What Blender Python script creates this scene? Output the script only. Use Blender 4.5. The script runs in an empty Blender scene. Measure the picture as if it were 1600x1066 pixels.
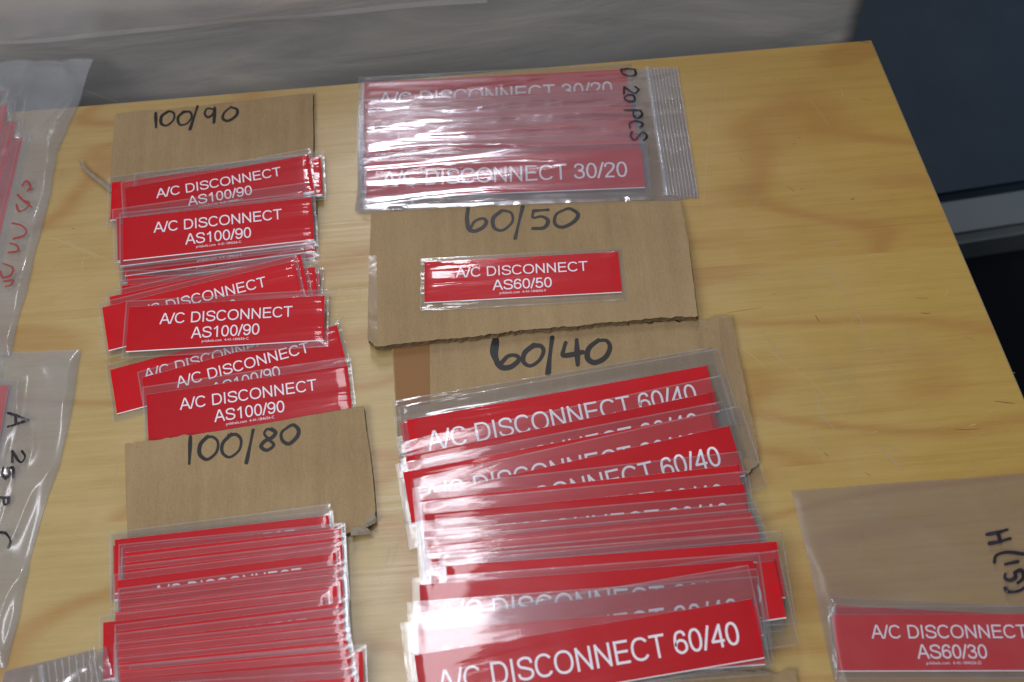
import bpy, bmesh, math, random
import numpy as np
from mathutils import Vector, Matrix, noise

# ------------------------------------------------------------------ camera
scene = bpy.context.scene
COL = scene.collection
F_PX = 2000.0                       # focal length in pixels of a 1600 wide picture
PITCH = math.radians(61.0)          # how far the camera looks down
ROLL = math.radians(4.7)
HEIGHT = 0.5726                     # metres above the board
D0 = HEIGHT / math.sin(PITCH)
CAM = np.array([0.0, -D0 * math.cos(PITCH), HEIGHT])
FWD = np.array([0.0, math.cos(PITCH), -math.sin(PITCH)])
UP0 = np.array([0.0, math.sin(PITCH), math.cos(PITCH)])
RX0 = np.array([1.0, 0.0, 0.0])
RIGHT = RX0 * math.cos(ROLL) - UP0 * math.sin(ROLL)
UP = RX0 * math.sin(ROLL) + UP0 * math.cos(ROLL)

cd = bpy.data.cameras.new('camera')
cam = bpy.data.objects.new('camera', cd)
COL.objects.link(cam)
cd.sensor_width = 23.6
cd.lens = 23.6 * F_PX / 1600.0
cd.clip_start, cd.clip_end = 0.02, 50.0
R = Matrix(((RIGHT[0], UP[0], -FWD[0]), (RIGHT[1], UP[1], -FWD[1]), (RIGHT[2], UP[2], -FWD[2])))
cam.matrix_world = Matrix.Translation(CAM) @ R.to_4x4()
cd.dof.use_dof = True
cd.dof.focus_distance = 0.655
cd.dof.aperture_fstop = 5.0
cd.dof.aperture_blades = 7
scene.camera = cam

# ------------------------------------------------------------------ world and lamps
world = bpy.data.worlds.new('World')
scene.world = world
world.use_nodes = True
wb = world.node_tree.nodes['Background']
wb.inputs[0].default_value = (0.92, 0.95, 1.0, 1)
wb.inputs[1].default_value = 0.075


def area(name, loc, target, sx, sy, power, color, yaxis=None):
    ld = bpy.data.lights.new(name, 'AREA')
    ld.shape = 'RECTANGLE'
    ld.size, ld.size_y = sx, sy
    ld.energy, ld.color = power, color
    o = bpy.data.objects.new(name, ld)
    COL.objects.link(o)
    z = (Vector(loc) - Vector(target)).normalized()
    y = Vector(yaxis or (0, 1, 0))
    x = y.cross(z).normalized()
    y = z.cross(x)
    o.matrix_world = Matrix.Translation(loc) @ Matrix((x, y, z)).transposed().to_4x4()
    return o


# two ceiling tubes in one row running away from the camera, left of the middle, plus an added wide fill lamp behind to the left
area('ceiling_tube', (-0.14, -0.08, 1.35), (-0.14, -0.08, 0), 0.17, 1.05, 5.6, (0.95, 0.95, 1.0))
area('ceiling_tube', (-0.17, 2.32, 1.35), (-0.17, 2.32, 0), 0.19, 2.30, 36.0, (0.95, 0.95, 1.0))
area('fill_lamp', (-1.1, -1.1, 1.7), (0, 0.1, 0), 1.0, 1.0, 22.5, (0.97, 0.98, 1.0))

scene.view_settings.view_transform = 'Standard'
scene.view_settings.look = 'None'
scene.view_settings.exposure = 0.22
scene.view_settings.gamma = 1.0
scene.view_settings.use_curve_mapping = False
cy = scene.cycles
cy.use_denoising = True
cy.max_bounces = 12
cy.transparent_max_bounces = 64
cy.caustics_reflective = False
cy.caustics_refractive = False
cy.sample_clamp_indirect = 6.0

random.seed(7)
RNG = random.Random(11)


# ------------------------------------------------------------------ picture <-> table
def ray(px, py):
    d = FWD * F_PX + RIGHT * (px - 800.0) + UP * (533.0 - py)
    return d / np.linalg.norm(d)


def on_plane(px, py, pl=(0.0, 0.0, 0.0)):
    """Point where the view ray of pixel px, py meets z = a + b x + c y."""
    d = ray(px, py)
    a, b, c = pl
    t = (a + b * CAM[0] + c * CAM[1] - CAM[2]) / (d[2] - b * d[0] - c * d[1])
    return CAM + d * t


def on_vertical(px, py, p0, nrm):
    d = ray(px, py)
    t = np.dot(np.asarray(p0) - CAM, nrm) / np.dot(d, nrm)
    return CAM + d * t


def crop(ox, oy, s):
    return lambda x, y: (ox + x / s, oy + y / s)


# ------------------------------------------------------------------ materials
def mat(name):
    m = bpy.data.materials.new(name)
    m.use_nodes = True
    nt = m.node_tree
    nt.nodes.clear()
    out = nt.nodes.new('ShaderNodeOutputMaterial')
    return m, nt, out


def N(nt, kind, **kw):
    n = nt.nodes.new(kind)
    for k, v in kw.items():
        if k.startswith('i_'):
            key = k[2:].replace('_', ' ')
            n.inputs[int(key) if key.isdigit() else key].default_value = v
        else:
            setattr(n, k, v)
    return n


def L(nt, a, b):
    nt.links.new(a, b)


def math_node(nt, op, a, b=None, c=None, clamp=False):
    n = nt.nodes.new('ShaderNodeMath')
    n.operation = op
    n.use_clamp = clamp
    for i, v in enumerate((a, b, c)):
        if v is None:
            continue
        if isinstance(v, (int, float)):
            n.inputs[i].default_value = v
        else:
            nt.links.new(v, n.inputs[i])
    return n.outputs[0]


def ramp(nt, fac, stops):
    r = nt.nodes.new('ShaderNodeValToRGB')
    el = r.color_ramp.elements
    while len(el) < len(stops):
        el.new(0.5)
    for e, (p, c) in zip(el, stops):
        e.position = p
        e.color = (*c, 1)
    nt.links.new(fac, r.inputs[0])
    return r.outputs[0]


def simple(name, color, rough=0.5, spec=0.5, bump=None):
    m, nt, out = mat(name)
    p = N(nt, 'ShaderNodeBsdfPrincipled')
    p.inputs['Base Color'].default_value = (*color, 1)
    p.inputs['Roughness'].default_value = rough
    p.inputs['Specular IOR Level'].default_value = spec
    if bump:
        tc = N(nt, 'ShaderNodeTexCoord')
        no = N(nt, 'ShaderNodeTexNoise', i_Scale=bump[0], i_Detail=6.0)
        L(nt, tc.outputs['Object'], no.inputs['Vector'])
        b = N(nt, 'ShaderNodeBump', i_Strength=bump[1], i_Distance=bump[2])
        L(nt, no.outputs[0], b.inputs['Height'])
        L(nt, b.outputs[0], p.inputs['Normal'])
    L(nt, p.outputs[0], out.inputs[0])
    return m


def film(name, tint=(0.965, 0.965, 0.97), milk=0.02, rough=0.12, gloss=1.0, f0=0.05, bump=(9.0, 60.0, 0.5, 0.0006), milk_col=(0.8, 0.8, 0.84), soft=0.24, soft_share=0.42):
    """Thin clear plastic film: see-through, a glossy skin, a trace of milkiness."""
    m, nt, out = mat(name)
    tc = N(nt, 'ShaderNodeTexCoord')
    mp = N(nt, 'ShaderNodeMapping')
    mp.inputs['Scale'].default_value = (bump[0], bump[1], 20)
    L(nt, tc.outputs['Object'], mp.inputs[0])
    no = N(nt, 'ShaderNodeTexNoise', i_Scale=1.0, i_Detail=3.0, i_Distortion=0.4)
    L(nt, mp.outputs[0], no.inputs['Vector'])
    bp = N(nt, 'ShaderNodeBump', i_Strength=bump[2], i_Distance=bump[3])
    L(nt, no.outputs[0], bp.inputs['Height'])
    tr = N(nt, 'ShaderNodeBsdfTransparent')
    tr.inputs[0].default_value = (*tint, 1)
    gl = N(nt, 'ShaderNodeBsdfGlossy', i_Roughness=rough)
    gl.inputs[0].default_value = (1, 1, 1, 1)
    L(nt, bp.outputs[0], gl.inputs['Normal'])
    g2 = N(nt, 'ShaderNodeBsdfGlossy', i_Roughness=soft)
    g2.inputs[0].default_value = (.93, .92, 1.0, 1)
    L(nt, bp.outputs[0], g2.inputs['Normal'])
    gm = N(nt, 'ShaderNodeMixShader')
    gm.inputs[0].default_value = soft_share
    L(nt, gl.outputs[0], gm.inputs[1])
    L(nt, g2.outputs[0], gm.inputs[2])
    gl = gm
    lw = N(nt, 'ShaderNodeLayerWeight', i_Blend=0.5)
    f5 = math_node(nt, 'POWER', lw.outputs['Facing'], 4.0)
    fr = math_node(nt, 'MULTIPLY_ADD', f5, gloss * (1 - f0), f0 * gloss, clamp=True)
    mx = N(nt, 'ShaderNodeMixShader')
    L(nt, fr, mx.inputs[0])
    L(nt, tr.outputs[0], mx.inputs[1])
    L(nt, gl.outputs[0], mx.inputs[2])
    df = N(nt, 'ShaderNodeBsdfDiffuse')
    df.inputs[0].default_value = (*milk_col, 1)
    n2 = N(nt, 'ShaderNodeTexNoise', i_Scale=45.0, i_Detail=4.0)
    L(nt, tc.outputs['Object'], n2.inputs['Vector'])
    mk = math_node(nt, 'MULTIPLY_ADD', n2.outputs[0], milk, milk * 0.5)
    m2 = N(nt, 'ShaderNodeMixShader')
    L(nt, mk, m2.inputs[0])
    L(nt, mx.outputs[0], m2.inputs[1])
    L(nt, df.outputs[0], m2.inputs[2])
    L(nt, m2.outputs[0], out.inputs[0])
    return m


M_FILM = film('clear_sleeve_film', milk=0.0035, rough=0.06, f0=0.037, bump=(9.0, 95.0, 1.0, 0.0010), soft_share=.3)
M_MARGIN = film('loose_sleeve_film', milk=0.028, rough=0.07, f0=0.046, bump=(9.0, 95.0, 1.0, 0.0010))
M_SEAM = film('sleeve_seam', tint=(0.92, 0.92, 0.92), milk=0.11, rough=0.12, f0=0.08, bump=(60, 200, 0.6, 0.0008))
M_BAG = film('zip_bag_film', tint=(0.96, 0.96, 0.97), milk=0.06, rough=0.11, f0=0.21, bump=(10, 110, 0.5, 0.0006), soft=0.17, soft_share=.7, milk_col=(.8, .76, .9))
M_BAGMILK = film('milky_bag_film', tint=(0.93, 0.935, 0.95), milk=0.13, rough=0.15, f0=0.07, bump=(20, 14, 0.6, 0.0016), milk_col=(0.66, 0.68, 0.72))
M_BAGDULL = film('dull_bag_film', tint=(0.915, 0.91, 0.93), milk=0.066, rough=0.3, f0=0.025, bump=(14, 20, 0.3, 0.001), milk_col=(0.55, 0.5, 0.52))
M_ZIP = film('zip_strip_plastic', tint=(0.9, 0.92, 0.95), milk=0.16, rough=0.15, f0=0.1, milk_col=(0.82, 0.86, 0.92))
M_CTAPE = film('clear_packing_tape', tint=(0.97, 0.95, 0.92), milk=0.015, rough=0.12, f0=0.05, bump=(40, 40, 0.6, 0.0008))


def red_material():
    m, nt, out = mat('red_label_face')
    tc = N(nt, 'ShaderNodeTexCoord')
    oi = N(nt, 'ShaderNodeObjectInfo')
    no = N(nt, 'ShaderNodeTexNoise', i_Scale=70.0, i_Detail=6.0, i_Roughness=.65)
    off = N(nt, 'ShaderNodeVectorMath', operation='ADD')
    L(nt, tc.outputs['Object'], off.inputs[0])
    cmb = N(nt, 'ShaderNodeCombineXYZ')
    L(nt, math_node(nt, 'MULTIPLY', oi.outputs['Random'], 9.0), cmb.inputs[0])
    L(nt, cmb.outputs[0], off.inputs[1])
    L(nt, off.outputs[0], no.inputs['Vector'])
    v = math_node(nt, 'ADD', math_node(nt, 'MULTIPLY', oi.outputs['Random'], .6), math_node(nt, 'MULTIPLY', no.outputs[0], .4))
    col = ramp(nt, v, [(.1, (.43, .0025, .008)), (.5, (.50, .003, .008)), (.9, (.575, .0035, .009))])
    p = N(nt, 'ShaderNodeBsdfPrincipled')
    p.inputs['Specular IOR Level'].default_value = .15
    L(nt, col, p.inputs['Base Color'])
    L(nt, math_node(nt, 'MULTIPLY_ADD', no.outputs[0], .35, .25), p.inputs['Roughness'])
    L(nt, p.outputs[0], out.inputs[0])
    return m


M_RED = red_material()
M_WHITE = simple('white_label_core', (0.80, 0.78, 0.82), 0.5, 0.3)
M_LETTER = simple('white_lettering', (0.82, 0.80, 0.88), 0.45, 0.3)
M_INK = simple('black_marker_ink', (0.012, 0.010, 0.010), 0.45, 0.4)
M_INKBAG = simple('black_marker_on_film', (0.02, 0.015, 0.025), 0.35, 0.4)
M_REDINK = simple('red_marker_on_film', (0.30, 0.05, 0.05), 0.5, 0.3)
M_BTAPE = simple('brown_packing_tape', (0.235, 0.120, 0.048), 0.5, 0.15)


def cardboard_material():
    m, nt, out = mat('kraft_cardboard')
    tc = N(nt, 'ShaderNodeTexCoord')
    mp = N(nt, 'ShaderNodeMapping')
    mp.inputs['Scale'].default_value = (1, 1, 1)
    L(nt, tc.outputs['Object'], mp.inputs[0])
    big = N(nt, 'ShaderNodeTexNoise', i_Scale=14.0, i_Detail=5.0, i_Roughness=0.6)
    fine = N(nt, 'ShaderNodeTexNoise', i_Scale=900.0, i_Detail=3.0)
    L(nt, mp.outputs[0], big.inputs['Vector'])
    L(nt, mp.outputs[0], fine.inputs['Vector'])
    mp2 = N(nt, 'ShaderNodeMapping')
    mp2.inputs['Scale'].default_value = (130, 5, 1)
    L(nt, tc.outputs['Object'], mp2.inputs[0])
    band = N(nt, 'ShaderNodeTexNoise', i_Scale=1.0, i_Detail=3.0)
    L(nt, mp2.outputs[0], band.inputs['Vector'])
    mp3 = N(nt, 'ShaderNodeMapping')
    mp3.inputs['Scale'].default_value = (900, 160, 1)
    mp3.inputs['Rotation'].default_value = (0, 0, .5)
    L(nt, tc.outputs['Object'], mp3.inputs[0])
    fib = N(nt, 'ShaderNodeTexNoise', i_Scale=1.0, i_Detail=4.0, i_Distortion=1.2)
    L(nt, mp3.outputs[0], fib.inputs['Vector'])
    v = math_node(nt, 'ADD', math_node(nt, 'MULTIPLY', big.outputs[0], 0.34), math_node(nt, 'MULTIPLY', fine.outputs[0], 0.22))
    v = math_node(nt, 'ADD', v, math_node(nt, 'ADD', math_node(nt, 'MULTIPLY', band.outputs[0], 0.24), math_node(nt, 'MULTIPLY', fib.outputs[0], 0.20)))
    col = ramp(nt, v, [(0.30, (0.205, 0.138, 0.070)), (0.5, (0.290, 0.203, 0.107)), (0.70, (0.370, 0.268, 0.150))])
    # fluting that telegraphs through the liner
    sep = N(nt, 'ShaderNodeSeparateXYZ')
    L(nt, tc.outputs['Object'], sep.inputs[0])
    fl = math_node(nt, 'SINE', math_node(nt, 'MULTIPLY', sep.outputs[0], 2 * math.pi / 0.0075))
    p = N(nt, 'ShaderNodeBsdfPrincipled', i_Roughness=0.8)
    p.inputs['Specular IOR Level'].default_value = 0.2
    L(nt, col, p.inputs['Base Color'])
    h = math_node(nt, 'ADD', math_node(nt, 'MULTIPLY', fl, 0.10), math_node(nt, 'MULTIPLY', v, 0.6))
    b = N(nt, 'ShaderNodeBump', i_Strength=0.35, i_Distance=0.0008)
    L(nt, h, b.inputs['Height'])
    L(nt, b.outputs[0], p.inputs['Normal'])
    L(nt, p.outputs[0], out.inputs[0])
    return m


M_CARD = cardboard_material()
M_CARDEDGE = simple('torn_cardboard_edge', (0.17, 0.115, 0.065), 0.9, 0.1, (700, 0.8, 0.001))
M_CARDGREY = simple('grey_torn_paper', (0.28, 0.23, 0.18), 0.9, 0.1, (500, 0.8, 0.001))


def wood_material():
    m, nt, out = mat('varnished_birch_ply')
    tc = N(nt, 'ShaderNodeTexCoord')
    sep = N(nt, 'ShaderNodeSeparateXYZ')
    L(nt, tc.outputs['Object'], sep.inputs[0])
    x, y = sep.outputs[0], sep.outputs[1]
    # veneer strips: each its own figure and tone
    s1 = on_plane(1293, 402)[1]
    s2 = on_plane(1440, 712)[1]
    st1 = math_node(nt, 'GREATER_THAN', y, float(s1))
    st2 = math_node(nt, 'GREATER_THAN', y, float(s2))
    strip = math_node(nt, 'ADD', st1, st2)
    off = math_node(nt, 'MULTIPLY', strip, 3.7)
    xo = math_node(nt, 'ADD', x, off)
    cmb = N(nt, 'ShaderNodeCombineXYZ')
    L(nt, xo, cmb.inputs[0])
    L(nt, y, cmb.inputs[1])
    L(nt, off, cmb.inputs[2])

    def tex(sx, sy, detail, dist=0.0, rough=0.5):
        mp = N(nt, 'ShaderNodeMapping')
        mp.inputs['Scale'].default_value = (sx, sy, 1)
        L(nt, cmb.outputs[0], mp.inputs[0])
        n = N(nt, 'ShaderNodeTexNoise', i_Scale=1.0, i_Detail=detail, i_Distortion=dist, i_Roughness=rough)
        L(nt, mp.outputs[0], n.inputs['Vector'])
        return n.outputs[0]
    low = tex(2.6, 7.5, 2.0, 0.25)
    # growth rings: contour lines of a slow noise -> cathedral figure
    ring = math_node(nt, 'SINE', math_node(nt, 'MULTIPLY_ADD', low, 64.0, math_node(nt, 'MULTIPLY', y, 40.0)))
    ring = math_node(nt, 'POWER', math_node(nt, 'MULTIPLY_ADD', ring, 0.5, 0.5), 5.0)
    grain = tex(9.0, 330.0, 5.0, 0.0, 0.6)
    pores = tex(60.0, 1300.0, 3.0, 0.0, 0.7)
    cloud = tex(5.0, 12.0, 4.0, 0.2)
    v = math_node(nt, 'ADD', math_node(nt, 'MULTIPLY', grain, 0.55), math_node(nt, 'MULTIPLY', cloud, 0.45))
    base = ramp(nt, v, [(0.30, (0.365, 0.248, 0.092)), (0.50, (0.425, 0.300, 0.120)), (0.72, (0.475, 0.345, 0.148))])
    # light from the left put into the colour: paler there, more orange to the right
    mixr = N(nt, 'ShaderNodeMixRGB', blend_type='MIX')
    gx = N(nt, 'ShaderNodeMapRange', i_1=-0.05, i_2=0.22, i_3=0.0, i_4=1.0)
    L(nt, x, gx.inputs[0])
    wob = math_node(nt, 'MULTIPLY', gx.outputs[0], 0.85)
    L(nt, wob, mixr.inputs[0])
    pale = N(nt, 'ShaderNodeMixRGB', blend_type='MULTIPLY', i_0=1.0)
    L(nt, base, pale.inputs[1])
    pale.inputs[2].default_value = (1.10, 1.16, 1.26, 1)
    warm = N(nt, 'ShaderNodeMixRGB', blend_type='MULTIPLY', i_0=1.0)
    L(nt, base, warm.inputs[1])
    warm.inputs[2].default_value = (1.02, 0.93, 0.50, 1)
    L(nt, pale.outputs[0], mixr.inputs[1])
    L(nt, warm.outputs[0], mixr.inputs[2])
    dk = N(nt, 'ShaderNodeMixRGB', blend_type='MIX')
    L(nt, math_node(nt, 'MULTIPLY', ring, 0.55), dk.inputs[0])
    L(nt, mixr.outputs[0], dk.inputs[1])
    dk.inputs[2].default_value = (0.36, 0.180, 0.050, 1)
    # strip tone
    tone = N(nt, 'ShaderNodeMixRGB', blend_type='MULTIPLY')
    L(nt, math_node(nt, 'MULTIPLY', st1, 0.55), tone.inputs[0])
    L(nt, dk.outputs[0], tone.inputs[1])
    tone.inputs[2].default_value = (0.97, 0.88, 0.78, 1)
    pr = N(nt, 'ShaderNodeMixRGB', blend_type='MULTIPLY')
    L(nt, math_node(nt, 'MULTIPLY', pores, 0.62), pr.inputs[0])
    L(nt, tone.outputs[0], pr.inputs[1])
    pr.inputs[2].default_value = (0.62, 0.55, 0.45, 1)
    # faint grey grime
    gr = N(nt, 'ShaderNodeTexNoise', i_Scale=17.0, i_Detail=8.0, i_Roughness=0.7)
    L(nt, tc.outputs['Object'], gr.inputs['Vector'])
    gm = N(nt, 'ShaderNodeMapRange', i_1=0.56, i_2=0.75, i_3=0.0, i_4=0.30)
    L(nt, gr.outputs[0], gm.inputs[0])
    g2 = N(nt, 'ShaderNodeMixRGB', blend_type='MIX')
    L(nt, gm.outputs[0], g2.inputs[0])
    L(nt, pr.outputs[0], g2.inputs[1])
    g2.inputs[2].default_value = (0.23, 0.18, 0.10, 1)
    p = N(nt, 'ShaderNodeBsdfPrincipled')
    p.inputs['Specular IOR Level'].default_value = 0.85
    L(nt, g2.outputs[0], p.inputs['Base Color'])
    sm = N(nt, 'ShaderNodeTexNoise', i_Scale=30.0, i_Detail=6.0)
    L(nt, tc.outputs['Object'], sm.inputs['Vector'])
    rr = N(nt, 'ShaderNodeMapRange', i_1=0.3, i_2=0.7, i_3=0.24, i_4=0.40)
    L(nt, sm.outputs[0], rr.inputs[0])
    L(nt, rr.outputs[0], p.inputs['Roughness'])
    b = N(nt, 'ShaderNodeBump', i_Strength=0.25, i_Distance=0.0006)
    L(nt, math_node(nt, 'ADD', grain, math_node(nt, 'MULTIPLY', sm.outputs[0], 0.6)), b.inputs['Height'])
    L(nt, b.outputs[0], p.inputs['Normal'])
    L(nt, p.outputs[0], out.inputs[0])
    return m


M_WOOD = wood_material()
M_WOODEDGE = simple('pale_board_edge', (0.52, 0.42, 0.24), 0.5, 0.4, (60, 0.3, 0.001))
M_SCRATCH = simple('pale_scratch', (0.43, 0.325, 0.155), 0.5, 0.4)
M_SCUFF = simple('grey_scuff', (0.33, 0.27, 0.17), 0.6, 0.3)
M_DARK = simple('dark_scuff', (0.17, 0.105, 0.05), 0.7, 0.2)


# ------------------------------------------------------------------ object helpers
def tag(o, label=None, cat=None, group=None, kind=None):
    for k, v in (('label', label), ('category', cat), ('group', group), ('kind', kind)):
        if v:
            o[k] = v
    return o


def link(name, me, mats, parent=None, matrix=None):
    o = bpy.data.objects.new(name, me)
    COL.objects.link(o)
    for m in mats:
        if m.name not in [x.name for x in me.materials if x]:
            me.materials.append(m)
    if parent:
        o.parent = parent
    if matrix is not None:
        o.matrix_world = matrix
    return o


def mesh(name, verts, faces, idx=None, smooth=False):
    me = bpy.data.meshes.new(name)
    me.from_pydata([tuple(map(float, v)) for v in verts], [], faces)
    if idx is not None:
        me.polygons.foreach_set('material_index', idx)
    if smooth:
        me.polygons.foreach_set('use_smooth', [True] * len(me.polygons))
    me.update()
    return me


def catmull(pts, n=6, closed=False):
    P = [np.array(p, float) for p in pts]
    if len(P) < 3:
        return P
    out = []
    m = len(P)
    rng = range(m if closed else m - 1)
    for i in rng:
        if closed:
            a, b, c, d = P[(i - 1) % m], P[i], P[(i + 1) % m], P[(i + 2) % m]
        else:
            b, c = P[i], P[i + 1]
            a = P[i - 1] if i else 2 * b - c
            d = P[i + 2] if i + 2 < m else 2 * c - b
        for k in range(n):
            t = k / n
            out.append(0.5 * ((2 * b) + (c - a) * t + (2 * a - 5 * b + 4 * c - d) * t * t + (3 * b - a - 3 * c + d) * t ** 3))
    if not closed:
        out.append(P[-1])
    return out


def ribbon(V, Fc, pts, w, z0=0.0, dz=0.0, closed=False, cap=False, wfun=None):
    """Flat 2-D stroke with mitred joins, appended to V, Fc. pts are 2-D."""
    P = [np.array(p[:2], float) for p in pts]
    Q = [P[0]]
    for p in P[1:]:
        if np.linalg.norm(p - Q[-1]) > 1e-9:
            Q.append(p)
    if closed and np.linalg.norm(Q[0] - Q[-1]) < 1e-9:
        Q.pop()
    n = len(Q)
    if n < 2:
        return
    base = len(V)
    for i in range(n):
        if closed:
            a, c = Q[(i - 1) % n], Q[(i + 1) % n]
        else:
            a, c = Q[max(i - 1, 0)], Q[min(i + 1, n - 1)]
        b = Q[i]
        d1 = b - a if np.linalg.norm(b - a) > 1e-12 else c - b
        d2 = c - b if np.linalg.norm(c - b) > 1e-12 else d1
        d1 = d1 / np.linalg.norm(d1)
        d2 = d2 / np.linalg.norm(d2)
        n1 = np.array([-d1[1], d1[0]])
        n2 = np.array([-d2[1], d2[0]])
        mm = n1 + n2
        l = np.linalg.norm(mm)
        mm = n1 if l < 1e-6 else mm / l
        k = 1.0 / max(0.45, float(np.dot(mm, n1)))
        ww = w * (wfun(i / (n - 1)) if wfun else 1.0)
        z = z0 + dz * i
        V.append((*(b + mm * k * ww / 2), z))
        V.append((*(b - mm * k * ww / 2), z))
    for i in range(n if closed else n - 1):
        j = (i + 1) % n
        Fc.append((base + 2 * i + 1, base + 2 * j + 1, base + 2 * j, base + 2 * i))
    if cap and not closed:
        for i, s in ((0, -1), (n - 1, 1)):
            l, r = np.array(V[base + 2 * i]), np.array(V[base + 2 * i + 1])
            c = (l + r) / 2
            e = (l - r) / 2
            f = np.array([e[1], -e[0], 0]) * s
            ids = []
            for k in range(7):
                t = math.pi * k / 6
                V.append(tuple(c + e * math.cos(t) + f * math.sin(t)))
                ids.append(len(V) - 1)
            Fc.append(tuple(ids if s < 0 else ids[::-1]))


# ------------------------------------------------------------------ lettering: plain grotesque capitals
def ell(cx, cy_, rx, ry, a0=0, a1=360, n=30):
    # slightly squared ellipse like a grotesque O
    out = []
    for i in range(n + 1):
        t = math.radians(a0 + (a1 - a0) * i / n)
        c, s = math.cos(t), math.sin(t)
        e = 0.90
        out.append((cx + rx * math.copysign(abs(c) ** e, c), cy_ + ry * math.copysign(abs(s) ** e, s)))
    return out


def _six():
    return catmull([(.655, .75), (.57, .905), (.40, .945), (.20, .85), (.105, .52), (.14, .20), (.38, .055), (.61, .15), (.67, .31), (.60, .50), (.40, .585), (.19, .51), (.115, .36)], 5)


GLYPH = {
    'A': (.93, [([(.055, 0), (.43, .97)], 0), ([(.50, .97), (.875, 0)], 0), ([(.40, .965), (.53, .965)], 0), ([(.20, .36), (.73, .36)], 0)]),
    '/': (.388, [([(.02, -.01), (.37, 1.01)], 0)]),
    'C': (1.008, [(ell(.525, .5, .415, .445, 36, 324), 0)]),
    'D': (1.008, [([(.17, .06), (.17, .94), (.47, .94)] + ell(.47, .5, .42, .44, 90, -90, 18)[1:-1] + [(.47, .06)], 1)]),
    'I': (.388, [([(.195, 0), (.195, 1)], 0)]),
    'S': (.93, [(catmull([(.82, .70), (.74, .88), (.47, .945), (.21, .87), (.15, .72), (.24, .59), (.48, .515), (.75, .42), (.83, .28), (.74, .12), (.47, .055), (.19, .13), (.095, .31)], 5), 0)]),
    'O': (1.087, [(ell(.543, .5, .435, .445)[:-1], 1)]),
    'N': (1.008, [([(.165, 0), (.165, 1)], 0), ([(.15, .96), (.86, .04)], 0), ([(.845, 0), (.845, 1)], 0)]),
    'E': (.93, [([(.17, 0), (.17, 1)], 0), ([(.17, .94), (.84, .94)], 0), ([(.17, .52), (.80, .52)], 0), ([(.17, .06), (.86, .06)], 0)]),
    'T': (.853, [([(.03, .94), (.825, .94)], 0), ([(.427, 0), (.427, .95)], 0)]),
    '0': (.777, [(ell(.388, .5, .275, .445)[:-1], 1)]),
    '1': (.777, [([(.46, 0), (.46, 1)], 0), ([(.47, .97), (.36, .84), (.17, .73)], 0)]),
    '2': (.777, [(catmull([(.11, .70), (.15, .87), (.38, .945), (.62, .86), (.655, .70), (.54, .50), (.30, .28), (.13, .07)], 5), 0), ([(.075, .06), (.68, .06)], 0)]),
    '3': (.777, [(catmull([(.11, .74), (.19, .89), (.37, .945), (.58, .86), (.62, .73), (.54, .58), (.32, .53)], 5), 0), (catmull([(.32, .53), (.59, .46), (.67, .28), (.58, .11), (.36, .055), (.16, .13), (.095, .28)], 5), 0)]),
    '4': (.777, [([(.555, 0), (.555, 1)], 0), ([(.56, .97), (.075, .27)], 0), ([(.05, .28), (.72, .28)], 0)]),
    '5': (.777, [([(.64, .94), (.22, .94), (.145, .47)], 0), (catmull([(.145, .47), (.37, .60), (.60, .50), (.67, .31), (.57, .11), (.35, .055), (.15, .14), (.095, .28)], 5), 0)]),
    '6': (.777, [(_six(), 0)]),
    '8': (.777, [(ell(.388, .74, .225, .205)[:-1], 1), (ell(.388, .28, .28, .225)[:-1], 1)]),
    '9': (.777, [([(.777 - x, 1 - y) for x, y in _six()], 0)]),
}


def text_width(s):
    return sum(.388 if c == ' ' else GLYPH[c][0] for c in s)


def add_text(V, Fc, s, cx, cy_, cap_h, width, stroke=.118):
    k = cap_h
    sx = width / text_width(s)
    x = cx - width / 2
    q = 0
    for ch in s:
        if ch == ' ':
            x += .388 * sx
            continue
        adv, strokes = GLYPH[ch]
        for pts, closed in strokes:
            ribbon(V, Fc, [(x + px * sx, cy_ - k / 2 + py * k) for px, py in pts], stroke * k, z0=(q % 4) * 4e-6, closed=bool(closed))
            q += 1
        x += adv * sx


def fine_print(V, Fc, body, cx, cy_, width):
    cu = bpy.data.curves.new('fine_print', 'FONT')
    cu.body = body
    cu.resolution_u = 2
    ob = bpy.data.objects.new('fine_print', cu)
    COL.objects.link(ob)
    dg = bpy.context.evaluated_depsgraph_get()
    me = bpy.data.meshes.new_from_object(ob.evaluated_get(dg))
    vs = np.array([v.co[:] for v in me.vertices])
    s = width / (vs[:, 0].max() - vs[:, 0].min())
    base = len(V)
    for v in vs:
        V.append(((v[0] - (vs[:, 0].max() + vs[:, 0].min()) / 2) * s + cx, v[1] * s + cy_, 0))
    for p in me.polygons:
        Fc.append(tuple(base + i for i in p.vertices))
    bpy.data.objects.remove(ob)
    bpy.data.curves.remove(cu)
    bpy.data.meshes.remove(me)


# ------------------------------------------------------------------ height field: what already lies on the board
GX0, GY0, GS = -0.46, -0.32, 0.0015
GNX, GNY = int(0.92 / GS), int(0.80 / GS)
HF = np.zeros((GNX, GNY), np.float32)
CX = GX0 + (np.arange(GNX) + 0.5) * GS
CYY = GY0 + (np.arange(GNY) + 0.5) * GS


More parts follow.
